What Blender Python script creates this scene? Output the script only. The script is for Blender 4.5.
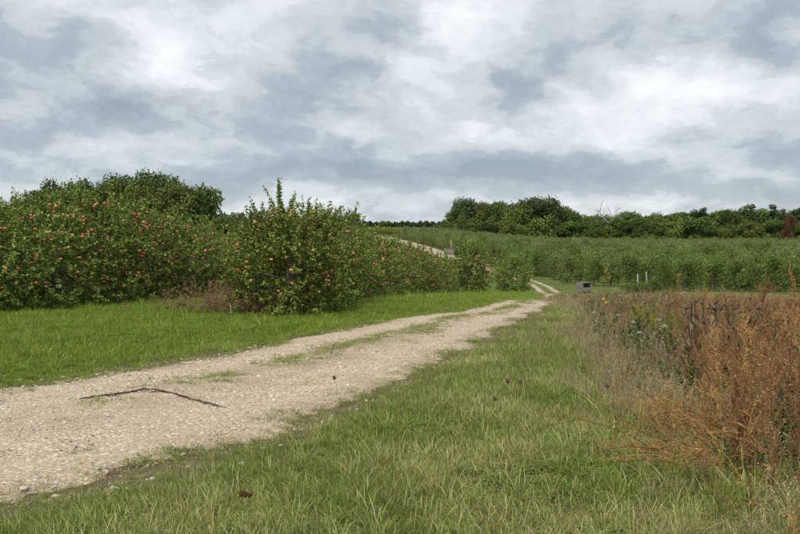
import bpy, math
import numpy as np

for o in list(bpy.data.objects):
    bpy.data.objects.remove(o)
scene = bpy.context.scene
col = scene.collection
R = np.random.default_rng(7)
PI = math.pi

# ------------------------------------------------------------------ camera
F_PX, CX, HY, EYE = 933.0, 400.0, 232.0, 1.6        # focal length, centre and eye level in photo pixels
PITCH = math.atan((267.0 - HY) / F_PX)
cam_data = bpy.data.cameras.new('camera')
cam_data.sensor_width = 36.0
cam_data.lens = 36.0 * F_PX / 800.0
cam_data.clip_start = 0.05
cam_data.clip_end = 20000.0
cam = bpy.data.objects.new('camera', cam_data)
col.objects.link(cam)
cam.location = (0, 0, EYE)
cam.rotation_euler = (PI / 2 - PITCH, 0, 0)
scene.camera = cam

# ------------------------------------------------------------------ world: Nishita sky behind a broken cloud deck
SUN_EL, SUN_AZ = math.radians(52), math.radians(205)   # azimuth clockwise from +Y: behind the camera, a little left
world = bpy.data.worlds.new('World')
scene.world = world
world.use_nodes = True
wt = world.node_tree
wt.nodes.clear()


def nd(tree, typ, **kw):
    n = tree.nodes.new(typ)
    for k, v in kw.items():
        setattr(n, k, v)
    return n


def lk(tree, a, b):
    tree.links.new(a, b)


def mth(tree, op, a, b=None, c=None, clamp=False):
    n = nd(tree, 'ShaderNodeMath', operation=op, use_clamp=clamp)
    for i, v in enumerate((a, b, c)):
        if v is None:
            continue
        if isinstance(v, (int, float)):
            n.inputs[i].default_value = v
        else:
            lk(tree, v, n.inputs[i])
    return n.outputs[0]


def vmth(tree, op, a, b=None, out=0):
    n = nd(tree, 'ShaderNodeVectorMath', operation=op)
    for i, v in enumerate((a, b)):
        if v is None:
            continue
        if isinstance(v, (tuple, list)):
            n.inputs[i].default_value = v
        else:
            lk(tree, v, n.inputs[i])
    return n.outputs[out]


def ramp(tree, fac, stops, interp='EASE'):
    n = nd(tree, 'ShaderNodeValToRGB')
    e = n.color_ramp
    e.interpolation = interp
    while len(e.elements) < len(stops):
        e.elements.new(0.5)
    for el, (p, c) in zip(e.elements, stops):
        el.position = p
        el.color = (c[0], c[1], c[2], 1)
    lk(tree, fac, n.inputs[0])
    return n.outputs[0]


def noise(tree, vec, scale, detail=6, rough=0.55, dist=0.0, out=0):
    n = nd(tree, 'ShaderNodeTexNoise')
    n.inputs['Scale'].default_value = scale
    n.inputs['Detail'].default_value = detail
    n.inputs['Roughness'].default_value = rough
    n.inputs['Distortion'].default_value = dist
    if vec is not None:
        lk(tree, vec, n.inputs['Vector'])
    return n.outputs[out]


def mixc(tree, fac, a, b, blend='MIX'):
    n = nd(tree, 'ShaderNodeMix', data_type='RGBA', blend_type=blend)
    for s, v in ((n.inputs[0], fac), (n.inputs[6], a), (n.inputs[7], b)):
        if isinstance(v, (int, float)):
            s.default_value = v
        elif isinstance(v, (tuple, list)):
            s.default_value = (v[0], v[1], v[2], 1)
        else:
            lk(tree, v, s)
    return n.outputs[2]


sky = nd(wt, 'ShaderNodeTexSky', sky_type='NISHITA', sun_disc=False)
sky.sun_elevation = SUN_EL
sky.sun_rotation = SUN_AZ
CREL = 1.3
CLB = 0.38                                               # curvature of the cloud deck


def cloud_uv(px, py):
    d = np.array([(px - CX) / F_PX, 1.0, (HY - py) / F_PX])
    d /= np.linalg.norm(d)
    return d[0] / (d[2] + CLB), d[1] / (d[2] + CLB)


tc = nd(wt, 'ShaderNodeTexCoord').outputs['Generated']
sp = nd(wt, 'ShaderNodeSeparateXYZ')
lk(wt, tc, sp.inputs[0])
zc = mth(wt, 'ADD', mth(wt, 'MAXIMUM', sp.outputs[2], 0.0), CLB)
cb = nd(wt, 'ShaderNodeCombineXYZ')
lk(wt, mth(wt, 'DIVIDE', sp.outputs[0], zc), cb.inputs[0])
lk(wt, mth(wt, 'DIVIDE', sp.outputs[1], zc), cb.inputs[1])
P0 = cb.outputs[0]
def warp(scale, detail, rough, amt):
    w = vmth(wt, 'SUBTRACT', noise(wt, P0, scale, detail, rough, out=1), (0.5, 0.5, 0.5))
    q = nd(wt, 'ShaderNodeVectorMath', operation='SCALE')
    lk(wt, w, q.inputs[0])
    q.inputs[3].default_value = amt
    return q.outputs[0]


P1 = vmth(wt, 'ADD', P0, warp(5.0, 7, 0.62, 0.26))
PS = vmth(wt, 'MULTIPLY', P1, (1.0, 0.66, 1.0))
PU = vmth(wt, 'ADD', PS, (0.0, 0.05, 0.0))
n_big = noise(wt, PS, 2.7, 6, 0.52)
n_up = noise(wt, PU, 2.7, 6, 0.52)
n_det = noise(wt, PS, 8.0, 6, 0.55)
relief = mth(wt, 'SUBTRACT', n_big, n_up)             # lit tops, grey bases
val = mth(wt, 'ADD', mth(wt, 'MULTIPLY', mth(wt, 'SUBTRACT', n_big, 0.5), 0.76),
          mth(wt, 'MULTIPLY', mth(wt, 'SUBTRACT', n_det, 0.5), 0.22))
val = mth(wt, 'ADD', val, mth(wt, 'MULTIPLY', relief, CREL))
val = mth(wt, 'ADD', val, 0.515)
BLOBS = [  # photo x, y, half width, half height, strength
    (160, 52, 34, 30, 0.30), (190, 72, 44, 24, 0.18), (235, 50, 50, 34, 0.08), (60, 55, 80, 50, -0.13), (70, 128, 130, 26, -0.18),
    (15, 60, 30, 40, 0.05), (330, 105, 80, 36, -0.08), (440, 80, 60, 50, 0.14), (505, 88, 42, 26, -0.17), (600, 58, 80, 26, -0.09),
    (690, 95, 95, 28, 0.24), (600, 118, 60, 16, 0.10), (770, 45, 46, 36, -0.26), (572, 40, 20, 13, 0.14), (300, 172, 140, 20, -0.20),
    (560, 172, 200, 15, -0.20), (530, 135, 90, 12, 0.16), (390, 140, 60, 20, 0.05), (640, 190, 150, 8, 0.12), (240, 135, 60, 10, 0.08),
    (300, 203, 140, 9, 0.08), (40, 172, 50, 8, 0.10), (765, 172, 36, 9, 0.18), (740, 150, 60, 12, -0.06),
    (110, 160, 120, 9, -0.12), (420, 172, 460, 14, -0.21), (400, 208, 500, 9, 0.05), (130, 100, 150, 26, -0.08), (470, 22, 70, 16, 0.10), (390, 30, 46, 20, -0.08)]
for (bx, by, hw, hh, s) in BLOBS:
    u0, v0 = cloud_uv(bx, by)
    su = abs(cloud_uv(bx + hw, by)[0] - u0)
    sv = abs(cloud_uv(bx, by + hh)[1] - cloud_uv(bx, by - hh)[1]) / 2
    d = vmth(wt, 'MULTIPLY', vmth(wt, 'SUBTRACT', P1, (u0, v0, 0)), (1 / su, 1 / sv, 0))
    dd = vmth(wt, 'DOT_PRODUCT', d, d, out=1)
    g = mth(wt, 'MULTIPLY', mth(wt, 'POWER', math.e, mth(wt, 'MULTIPLY', dd, -0.8)), s)
    val = mth(wt, 'ADD', val, g)


def step01(v, a, b):
    n = nd(wt, 'ShaderNodeMapRange', interpolation_type='SMOOTHSTEP')
    lk(wt, v, n.inputs[0])
    n.inputs[1].default_value = a; n.inputs[2].default_value = b
    return n.outputs[0]


# lit cloud edges are crisp where a bright lump stands in front of a grey one
val = mth(wt, 'ADD', val, mth(wt, 'MULTIPLY', step01(val, 0.585, 0.66), 0.075))
val = mth(wt, 'SUBTRACT', val, mth(wt, 'MULTIPLY', mth(wt, 'SUBTRACT', 1.0, step01(val, 0.36, 0.46)), 0.06))
SK = 5.3
cl = ramp(wt, val, [(0.05, (.25 * SK, .305 * SK, .362 * SK)), (0.36, (.375 * SK, .43 * SK, .482 * SK)),
                    (0.56, (.515 * SK, .562 * SK, .596 * SK)), (0.78, (.635 * SK, .678 * SK, .708 * SK)),
                    (1.0, (.77 * SK, .795 * SK, .812 * SK))], 'LINEAR')
# thin veil near the horizon lets some sky through
thin = mth(wt, 'MULTIPLY', mth(wt, 'SUBTRACT', 1.0, mth(wt, 'MULTIPLY', sp.outputs[2], 9.0), clamp=True), 0.12, clamp=True)
skyc = mixc(wt, thin, cl, sky.outputs[0])
bg = nd(wt, 'ShaderNodeBackground')
bg.inputs[1].default_value = 0.1
lk(wt, skyc, bg.inputs[0])
wo = nd(wt, 'ShaderNodeOutputWorld')
lk(wt, bg.outputs[0], wo.inputs[0])
world.cycles.sampling_method = 'MANUAL'
world.cycles.sample_map_resolution = 512

# ------------------------------------------------------------------ sun behind cloud
sun_data = bpy.data.lights.new('sun', 'SUN')
sun_data.energy = 1.5
sun_data.angle = math.radians(14)
sun_data.color = (1.0, 0.94, 0.83)
sun = bpy.data.objects.new('sun', sun_data)
col.objects.link(sun)
sun.rotation_euler = (PI / 2 - SUN_EL, 0, PI - SUN_AZ)
sun.location = (0, 0, 50)

# ------------------------------------------------------------------ exposure
vs = scene.view_settings
vs.view_transform = 'Standard'
vs.look = 'None'
vs.exposure = 1.25
vs.gamma = 1.0
vs.use_curve_mapping = False
scene.render.engine = 'CYCLES'
scene.cycles.max_bounces = 6
scene.cycles.diffuse_bounces = 3
scene.cycles.glossy_bounces = 2
scene.cycles.transmission_bounces = 3
scene.cycles.transparent_max_bounces = 4


# ================================================================== helpers
def tag(o, label=None, cat=None, group=None, kind=None):
    if label: o['label'] = label
    if cat: o['category'] = cat
    if group: o['group'] = group
    if kind: o['kind'] = kind
    return o


class MB:
    """collects vertices and faces; build() links one mesh object"""
    def __init__(s):
        s.v, s.f, s.a, s.m, s.n = [], [], [], [], 0

    def add(s, V, Fs, var=0.5, mat=0):
        V = np.asarray(V, float).reshape(-1, 3)
        if not isinstance(Fs, (list, tuple)):
            Fs = [Fs]
        for F in Fs:
            F = np.asarray(F, int)
            if F.size == 0:
                continue
            s.f.append(F + s.n)
            s.m.append(np.full(len(F), mat, int))
        a = np.asarray(var, float)
        s.a.append(np.full(len(V), float(a)) if a.ndim == 0 else a)
        s.v.append(V)
        s.n += len(V)
        return s

    def mesh(s, name, mats, smooth=False):
        me = bpy.data.meshes.new(name)
        V = np.concatenate(s.v)
        sizes = np.concatenate([np.full(len(F), F.shape[1]) for F in s.f])
        idx = np.concatenate([F.ravel() for F in s.f])
        me.vertices.add(len(V))
        me.vertices.foreach_set('co', V.astype(np.float32).ravel())
        me.loops.add(len(idx))
        me.loops.foreach_set('vertex_index', idx.astype(np.int32))
        me.polygons.add(len(sizes))
        st = np.concatenate([[0], np.cumsum(sizes)[:-1]])
        me.polygons.foreach_set('loop_start', st.astype(np.int32))
        me.polygons.foreach_set('material_index', np.concatenate(s.m).astype(np.int32))
        me.polygons.foreach_set('use_smooth', np.full(len(sizes), smooth))
        at = me.attributes.new('var', 'FLOAT', 'POINT')
        at.data.foreach_set('value', np.concatenate(s.a).astype(np.float32))
        for m in (mats if isinstance(mats, (list, tuple)) else [mats]):
            me.materials.append(m)
        me.update(calc_edges=True)
        me.validate()
        return me

    def build(s, name, mats, parent=None, smooth=False, loc=None, link=True):
        o = bpy.data.objects.new(name, s.mesh(name, mats, smooth))
        if link:
            col.objects.link(o)
        if parent is not None:
            o.parent = parent
        if loc is not None:
            o.location = loc
        return o


def unit(v):
    v = np.asarray(v, float)
    return v / np.maximum(np.linalg.norm(v, axis=-1, keepdims=True), 1e-9)


def leaf_arrays(P, D, N, L, W, fold=0.25):
    """folded diamond leaves: base P, direction D, normal N"""
    P, D = np.asarray(P, float), unit(D)
    S = unit(np.cross(D, N))
    Nn = np.cross(S, D)
    L = np.broadcast_to(np.asarray(L, float), (len(P),))[:, None]
    W = np.broadcast_to(np.asarray(W, float), (len(P),))[:, None]
    mid = P + D * L * 0.45
    V = np.stack([P, mid + S * W * .5 + Nn * W * fold, P + D * L, mid - S * W * .5 + Nn * W * fold], 1).reshape(-1, 3)
    k = np.arange(len(P))[:, None] * 4
    F = np.concatenate([k + np.array([0, 1, 2]), k + np.array([0, 2, 3])])
    return V, F


def blade_arrays(P, az, H, W, lean, curl=0.6):
    """grass blades, three segments, bending over"""
    n = len(P)
    d = np.stack([np.cos(az), np.sin(az), np.zeros(n)], 1)
    s = np.stack([-np.sin(az), np.cos(az), np.zeros(n)], 1)
    tw = R.uniform(-0.9, 0.9, n)[:, None]
    s = unit(s * np.cos(tw) + d * np.sin(tw))
    out = []
    for t, w in ((0.0, 0.75), (0.38, 1.0), (0.74, 0.7), (1.0, 0.0)):
        ang = lean * (0.35 + curl * t)
        c = P + d * (np.sin(ang) * H * t)[:, None]
        c = c + np.array([0, 0, 1.0]) * (np.cos(ang) * H * t)[:, None]
        if w > 0:
            out += [c - s * (W * w / 2)[:, None], c + s * (W * w / 2)[:, None]]
        else:
            out += [c]
    V = np.stack(out, 1).reshape(-1, 3)
    k = np.arange(n)[:, None] * 7
    return V, [np.concatenate([k + np.array([0, 1, 3, 2]), k + np.array([2, 3, 5, 4])]), k + np.array([4, 5, 6])]


def tube(pts, rad, k=5):
    pts = np.asarray(pts, float)
    n = len(pts)
    rad = np.broadcast_to(np.asarray(rad, float), (n,))
    T = np.gradient(pts, axis=0)
    T = unit(T)
    ref = np.array([0.31, 0.17, 0.93]) if abs(T[0, 2]) < 0.9 else np.array([1.0, 0.1, 0.0])
    A = unit(np.cross(T, ref))
    B = np.cross(T, A)
    th = np.arange(k) / k * 2 * PI
    V = pts[:, None] + rad[:, None, None] * (np.cos(th)[None, :, None] * A[:, None] + np.sin(th)[None, :, None] * B[:, None])
    V = V.reshape(-1, 3)
    i = np.arange(n - 1)[:, None] * k
    j = np.arange(k)[None]
    F = np.stack([i + j, i + (j + 1) % k, i + k + (j + 1) % k, i + k + j], -1).reshape(-1, 4)
    return V, F


def tubes(A, B, ra, rb, k=3):
    """many straight tapered sticks at once"""
    A, B = np.asarray(A, float), np.asarray(B, float)
    n = len(A)
    T = unit(B - A)
    ref = np.where(np.abs(T[:, 2:3]) < 0.9, np.array([[0, 0, 1.0]]), np.array([[1.0, 0, 0]]))
    X = unit(np.cross(T, ref))
    Y = np.cross(T, X)
    th = np.arange(k) / k * 2 * PI
    ring = np.cos(th)[None, :, None] * X[:, None] + np.sin(th)[None, :, None] * Y[:, None]
    ra = np.broadcast_to(ra, (n,))[:, None, None]
    rb = np.broadcast_to(rb, (n,))[:, None, None]
    V = np.concatenate([A[:, None] + ring * ra, B[:, None] + ring * rb], 1).reshape(-1, 3)
    i = np.arange(n)[:, None] * 2 * k
    j = np.arange(k)[None]
    F = np.stack([i + j, i + (j + 1) % k, i + k + (j + 1) % k, i + k + j], -1).reshape(-1, 4)
    return V, F


def rnd_dir(n):
    return unit(R.normal(size=(n, 3)))


def ico(level=1):
    import bmesh
    bm = bmesh.new()
    bmesh.ops.create_icosphere(bm, subdivisions=level, radius=1.0)
    bm.verts.ensure_lookup_table()
    V = np.array([v.co[:] for v in bm.verts])
    F = np.array([[v.index for v in f.verts] for f in bm.faces])
    bm.free()
    return V, F


def box(cx, cy, cz, sx, sy, sz, bev=0.0):
    x, y, z = sx / 2, sy / 2, sz / 2
    V = np.array([[-x, -y, -z], [x, -y, -z], [x, y, -z], [-x, y, -z], [-x, -y, z], [x, -y, z], [x, y, z], [-x, y, z]])
    F = np.array([[0, 3, 2, 1], [4, 5, 6, 7], [0, 1, 5, 4], [1, 2, 6, 5], [2, 3, 7, 6], [3, 0, 4, 7]])
    return V + np.array([cx, cy, cz]), F


# ------------------------------------------------------------------ terrain
PY = np.array([-400, 0, 14, 22, 30, 53, 70, 85, 105, 130, 180, 230, 300, 400, 520, 900, 6000.])
PZ = np.array([0, 0, 0, -.10, -.55, -1.95, -2.95, -3.12, -2.8, -1.95, -1.1, -.30, 1.2, 3.3, 4.2, 4.6, 3.5])
_h = np.diff(PY); _d = np.diff(PZ) / _h
_m = np.zeros(len(PY)); _m[0], _m[-1] = _d[0], _d[-1]
for _i in range(1, len(PY) - 1):
    if _d[_i - 1] * _d[_i] > 0:
        w1, w2 = 2 * _h[_i] + _h[_i - 1], _h[_i] + 2 * _h[_i - 1]
        _m[_i] = (w1 + w2) / (w1 / _d[_i - 1] + w2 / _d[_i])


def sstep(a, b, x):
    t = np.clip((x - a) / (b - a), 0, 1)
    return t * t * (3 - 2 * t)


def profile(y):
    y = np.clip(np.asarray(y, float), PY[0], PY[-1])
    i = np.clip(np.searchsorted(PY, y, side='right') - 1, 0, len(PY) - 2)
    t = (y - PY[i]) / _h[i]
    return ((2 * t**3 - 3 * t**2 + 1) * PZ[i] + (t**3 - 2 * t**2 + t) * _h[i] * _m[i]
            + (-2 * t**3 + 3 * t**2) * PZ[i + 1] + (t**3 - t**2) * _h[i] * _m[i + 1])


def weed_x(y):
    """left edge of the weedy field margin on the right"""
    return 1.5 + 0.128 * (np.asarray(y, float) - 5)


def hgt(x, y):
    x, y = np.asarray(x, float), np.asarray(y, float)
    z = profile(y)
    z = z - 0.6 * sstep(9, 20, y) * (1 - sstep(40, 62, y)) * sstep(0.3, 5, x - weed_x(y)) * (1 - sstep(30, 60, x))
    z = z - 0.22 * sstep(21, 30, y) * (1 - sstep(38, 55, y)) * sstep(1.6, 4.5, x - .1 * (y - 20)) * (1 - sstep(30, 60, x))
    z = z - 2.5 * sstep(90, 215, y) * (1 - sstep(270, 380, y)) * sstep(6, 40, x)
    near = np.exp(-np.maximum(y - 5, 0) / 25)
    z = z + near * 0.018 * (np.sin(2.1 * x + 0.7 * y) + np.sin(-1.3 * x + 2.3 * y + 1.0)) * 0.7
    z = z + sstep(330, 700, y) * 0.5 * (np.sin(x * 0.021 + 1.3) + np.sin(x * 0.011 + y * 0.006))
    return z


def ground_at(px, py):
    """where the line of sight through a photo pixel meets the terrain"""
    ts = np.concatenate([np.arange(3, 60, 0.05), np.arange(60, 600, 0.5)])
    X = (px - CX) / F_PX * ts
    Z = EYE + (HY - py) / F_PX * ts
    below = np.nonzero(Z < hgt(X, ts))[0]
    t = ts[below[0]] if len(below) else 600.0
    x = (px - CX) / F_PX * t
    return float(x), float(t), float(hgt(x, t))


def at_depth(px, y):
    x = (px - CX) / F_PX * y
    return float(x), float(y), float(hgt(x, y))


# road centreline (x, y, half width)
RC = np.array([(-24, -4, 2.0), (-15, .6, 2.0), (-8.5, 3.6, 2.0), (-3.97, 6.65, 2.0), (-2.44, 8.57, 1.83), (-1.05, 11.3, 1.5),
               (-.38, 13.1, 1.36), (1.05, 17.0, 1.12), (2.55, 20.7, .72), (5.2, 32, .75), (9.2, 54, .85), (11.6, 74, .85),
               (12.2, 89, .9), (10.4, 107, 1.1), (7.0, 130, 1.4), (3.6, 178, 1.7), (-2.8, 240, 2.0), (-16, 300, 2.0), (-34, 360, 2.0)])


def catmull(P, step):
    out = []
    for i in range(len(P) - 1):
        p0, p1, p2, p3 = P[max(i - 1, 0)], P[i], P[i + 1], P[min(i + 2, len(P) - 1)]
        d = np.linalg.norm(p2[:2] - p1[:2])
        st = step * max(1.0, p1[1] / 12)
        n = max(2, int(d / st))
        t = (np.arange(n) / n)[:, None]
        out.append(0.5 * (2 * p1 + (p2 - p0) * t + (2 * p0 - 5 * p1 + 4 * p2 - p3) * t**2 + (3 * p1 - p0 - 3 * p2 + p3) * t**3))
    out.append(P[-1:])
    return np.concatenate(out)


RS = catmull(RC, 0.08)
_t = np.gradient(RS[:, :2], axis=0)
RT = unit(_t)
RN = np.stack([-RT[:, 1], RT[:, 0]], 1)               # to the left of travel


def road_s(x, y):
    """signed lateral position on the road in half widths (+ is left)"""
    x, y = np.atleast_1d(np.asarray(x, float)), np.atleast_1d(np.asarray(y, float))
    res = np.empty(len(x))
    C = RS[::3]; N = RN[::3]
    for a in range(0, len(x), 4000):
        q = np.stack([x[a:a + 4000], y[a:a + 4000]], 1)
        dx = q[:, None] - C[None, :, :2]
        d2 = (dx**2).sum(-1)
        j = d2.argmin(1)
        dd = dx[np.arange(len(q)), j]
        lat = (dd * N[j]).sum(1)
        dist = np.sqrt(d2[np.arange(len(q)), j])
        lat = np.where(dist > np.abs(lat) * 1.5 + 0.5, np.sign(lat) * dist, lat)
        res[a:a + 4000] = lat / C[j, 2]
    return res


def fnoise(x, y, f, seed=0):
    """cheap smooth noise"""
    r = np.random.default_rng(seed)
    z = np.zeros_like(np.asarray(x, float))
    for _ in range(6):
        a = r.uniform(0, 2 * PI); ph = r.uniform(0, 6.3); k = f * r.uniform(0.6, 1.9)
        z = z + np.sin((x * math.cos(a) + y * math.sin(a)) * k * 2 * PI + ph)
    return z / 3.0


# ================================================================== materials
def base_mat(name):
    m = bpy.data.materials.new(name)
    m.use_nodes = True
    t = m.node_tree
    t.nodes.clear()
    return m, t, nd(t, 'ShaderNodeOutputMaterial')


def leaf_mat(name, ca, cb, cc=None, transl=0.3, rough=0.5, spec=0.35, rnd=0.35, patch=0.0, patch_col=None, patch_scale=0.6):
    """foliage: colour from ca to cb by the piece's own variation, shifted per plant"""
    m, t, out = base_mat(name)
    at = nd(t, 'ShaderNodeAttribute', attribute_name='var').outputs['Fac']
    oi = nd(t, 'ShaderNodeObjectInfo').outputs['Random']
    stops = [(0.0, ca), (0.55 if cc else 1.0, cb)]
    if cc:
        stops += [(1.0, cc)]
    c = ramp(t, at, stops, 'LINEAR')
    g = nd(t, 'ShaderNodeNewGeometry')
    if patch:
        nz = noise(t, g.outputs['Position'], patch_scale, 3, 0.6)
        f = mth(t, 'MULTIPLY', mth(t, 'MULTIPLY', mth(t, 'SUBTRACT', nz, 0.42), 5.0, clamp=True), patch)
        c = mixc(t, f, c, patch_col)
    hs = nd(t, 'ShaderNodeHueSaturation')
    lk(t, c, hs.inputs['Color'])
    lk(t, mth(t, 'ADD', mth(t, 'MULTIPLY', oi, 0.024), 0.484), hs.inputs['Hue'])
    lk(t, mth(t, 'ADD', mth(t, 'MULTIPLY', oi, 2 * rnd), 1 - rnd), hs.inputs['Value'])
    b = nd(t, 'ShaderNodeBsdfPrincipled')
    lk(t, hs.outputs[0], b.inputs['Base Color'])
    b.inputs['Roughness'].default_value = rough
    b.inputs['Specular IOR Level'].default_value = spec
    if transl:
        tr = nd(t, 'ShaderNodeBsdfTranslucent')
        lk(t, mixc(t, 1.0, hs.outputs[0], (1.1, 1.15, 0.6), 'MULTIPLY'), tr.inputs[0])
        mx = nd(t, 'ShaderNodeMixShader')
        mx.inputs[0].default_value = transl
        lk(t, b.outputs[0], mx.inputs[1]); lk(t, tr.outputs[0], mx.inputs[2])
        lk(t, mx.outputs[0], out.inputs[0])
    else:
        lk(t, b.outputs[0], out.inputs[0])
    return m


def solid_mat(name, ca, cb, scale=8.0, rough=0.85, bump=0.3, stretch=(1, 1, 1), spec=0.2, rnd=0.15):
    """grainy two-tone surface in object space"""
    m, t, out = base_mat(name)
    oc = nd(t, 'ShaderNodeTexCoord').outputs['Object']
    v = vmth(t, 'MULTIPLY', oc, stretch)
    n1 = noise(t, v, scale, 6, 0.65)
    c = ramp(t, n1, [(0.3, ca), (0.7, cb)], 'LINEAR')
    oi = nd(t, 'ShaderNodeObjectInfo').outputs['Random']
    hs = nd(t, 'ShaderNodeHueSaturation')
    lk(t, c, hs.inputs['Color'])
    lk(t, mth(t, 'ADD', mth(t, 'MULTIPLY', oi, 2 * rnd), 1 - rnd), hs.inputs['Value'])
    b = nd(t, 'ShaderNodeBsdfPrincipled')
    lk(t, hs.outputs[0], b.inputs['Base Color'])
    b.inputs['Roughness'].default_value = rough
    b.inputs['Specular IOR Level'].default_value = spec
    if bump:
        bp = nd(t, 'ShaderNodeBump')
        bp.inputs['Strength'].default_value = bump
        bp.inputs['Distance'].default_value = 0.02
        lk(t, n1, bp.inputs['Height']); lk(t, bp.outputs[0], b.inputs['Normal'])
    lk(t, b.outputs[0], out.inputs[0])
    return m


def ground_mat():
    m, t, out = base_mat('ground_soil_and_thatch')
    g = nd(t, 'ShaderNodeNewGeometry').outputs['Position']
    dry = nd(t, 'ShaderNodeAttribute', attribute_name='dry').outputs['Fac']
    bare = nd(t, 'ShaderNodeAttribute', attribute_name='bare').outputs['Fac']
    far = nd(t, 'ShaderNodeAttribute', attribute_name='far').outputs['Fac']
    n1 = noise(t, g, 0.9, 8, 0.65)
    n2 = noise(t, g, 14.0, 6, 0.7)
    n3 = noise(t, g, 0.05, 5, 0.6)
    c = ramp(t, n2, [(0.3, (.035, .042, .014)), (0.55, (.075, .085, .03)), (0.75, (.13, .115, .06))], 'LINEAR')
    grass = ramp(t, n1, [(0.3, (.06, .095, .022)), (0.6, (.095, .13, .035)), (0.75, (.15, .15, .06))], 'LINEAR')
    farc = ramp(t, n3, [(0.3, (.075, .11, .03)), (0.55, (.12, .145, .05)), (0.75, (.19, .17, .09))], 'LINEAR')
    c = mixc(t, far, c, mixc(t, 0.5, grass, farc))
    c = mixc(t, dry, c, ramp(t, n1, [(0.3, (.10, .075, .04)), (0.7, (.24, .19, .10))], 'LINEAR'))
    c = mixc(t, bare, c, ramp(t, n2, [(0.3, (.07, .05, .032)), (0.7, (.22, .165, .11))], 'LINEAR'))
    b = nd(t, 'ShaderNodeBsdfPrincipled')
    lk(t, c, b.inputs['Base Color'])
    b.inputs['Roughness'].default_value = 0.95
    b.inputs['Specular IOR Level'].default_value = 0.1
    bp = nd(t, 'ShaderNodeBump')
    bp.inputs['Strength'].default_value = 0.7
    bp.inputs['Distance'].default_value = 0.04
    lk(t, n2, bp.inputs['Height']); lk(t, bp.outputs[0], b.inputs['Normal'])
    lk(t, b.outputs[0], out.inputs[0])
    return m


def road_mat():
    m, t, out = base_mat('pale_gravel')
    g = nd(t, 'ShaderNodeNewGeometry').outputs['Position']
    s = nd(t, 'ShaderNodeAttribute', attribute_name='var').outputs['Fac']      # 0 at the edges, 1 in the wheel tracks
    vo = nd(t, 'ShaderNodeTexVoronoi'); vo.inputs['Scale'].default_value = 34
    vo.inputs['Randomness'].default_value = 1.0
    lk(t, g, vo.inputs['Vector'])
    vb = nd(t, 'ShaderNodeTexVoronoi'); vb.inputs['Scale'].default_value = 85
    lk(t, g, vb.inputs['Vector'])
    n1 = noise(t, g, 1.6, 7, 0.62)
    n2 = noise(t, g, 26, 6, 0.7)
    sp_ = nd(t, 'ShaderNodeSeparateColor'); lk(t, vo.outputs['Color'], sp_.inputs[0])
    sq = nd(t, 'ShaderNodeSeparateColor'); lk(t, vb.outputs['Color'], sq.inputs[0])
    dirt = ramp(t, n2, [(0.28, (.27, .205, .145)), (0.5, (.43, .34, .255)), (0.72, (.55, .46, .36))], 'LINEAR')
    stone = ramp(t, sp_.outputs[0], [(0.0, (.24, .20, .155)), (0.15, (.42, .33, .24)), (0.6, (.56, .475, .38)), (1.0, (.74, .68, .60))], 'LINEAR')
    small = ramp(t, sq.outputs[1], [(0.0, (.22, .175, .13)), (0.5, (.43, .34, .255)), (1.0, (.58, .49, .39))], 'LINEAR')
    c = mixc(t, 0.5, dirt, small)
    f = mth(t, 'MULTIPLY', mth(t, 'SUBTRACT', sp_.outputs[2], 0.35), 2.2, clamp=True)
    f = mth(t, 'MULTIPLY', f, mth(t, 'LESS_THAN', vo.outputs['Distance'], 0.55))
    c = mixc(t, f, c, stone)
    c = mixc(t, mth(t, 'MULTIPLY', mth(t, 'SUBTRACT', n1, 0.42), 2.2, clamp=True), c, mixc(t, 0.35, c, (.30, .225, .155)))
    c = mixc(t, mth(t, 'SUBTRACT', 0.55, s, clamp=True), c, (.20, .165, .10))
    rt = nd(t, 'ShaderNodeAttribute', attribute_name='rut').outputs['Fac']
    soil = mixc(t, 0.62, c, (.23, .175, .105))
    c = mixc(t, mth(t, 'MULTIPLY', mth(t, 'SUBTRACT', 1.0, rt), mth(t, 'MULTIPLY', mth(t, 'SUBTRACT', n1, 0.30), 3.0, clamp=True)), c, soil)
    mg = nd(t, 'ShaderNodeAttribute', attribute_name='mid_grass').outputs['Fac']
    c = mixc(t, mg, c, ramp(t, n2, [(0.3, (.07, .11, .025)), (0.7, (.16, .19, .06))], 'LINEAR'))
    c = mixc(t, 1.0, c, (1.02, 1.01, .98), 'MULTIPLY')
    b = nd(t, 'ShaderNodeBsdfPrincipled')
    lk(t, c, b.inputs['Base Color'])
    b.inputs['Roughness'].default_value = 0.92
    b.inputs['Specular IOR Level'].default_value = 0.15
    hsum = mth(t, 'ADD', mth(t, 'MULTIPLY', mth(t, 'SUBTRACT', 0.6, vo.outputs['Distance']), 1.0), mth(t, 'MULTIPLY', n2, 0.6))
    bp = nd(t, 'ShaderNodeBump')
    bp.inputs['Strength'].default_value = 0.8
    bp.inputs['Distance'].default_value = 0.02
    lk(t, hsum, bp.inputs['Height']); lk(t, bp.outputs[0], b.inputs['Normal'])
    lk(t, b.outputs[0], out.inputs[0])
    return m


M_ground = ground_mat()

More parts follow.
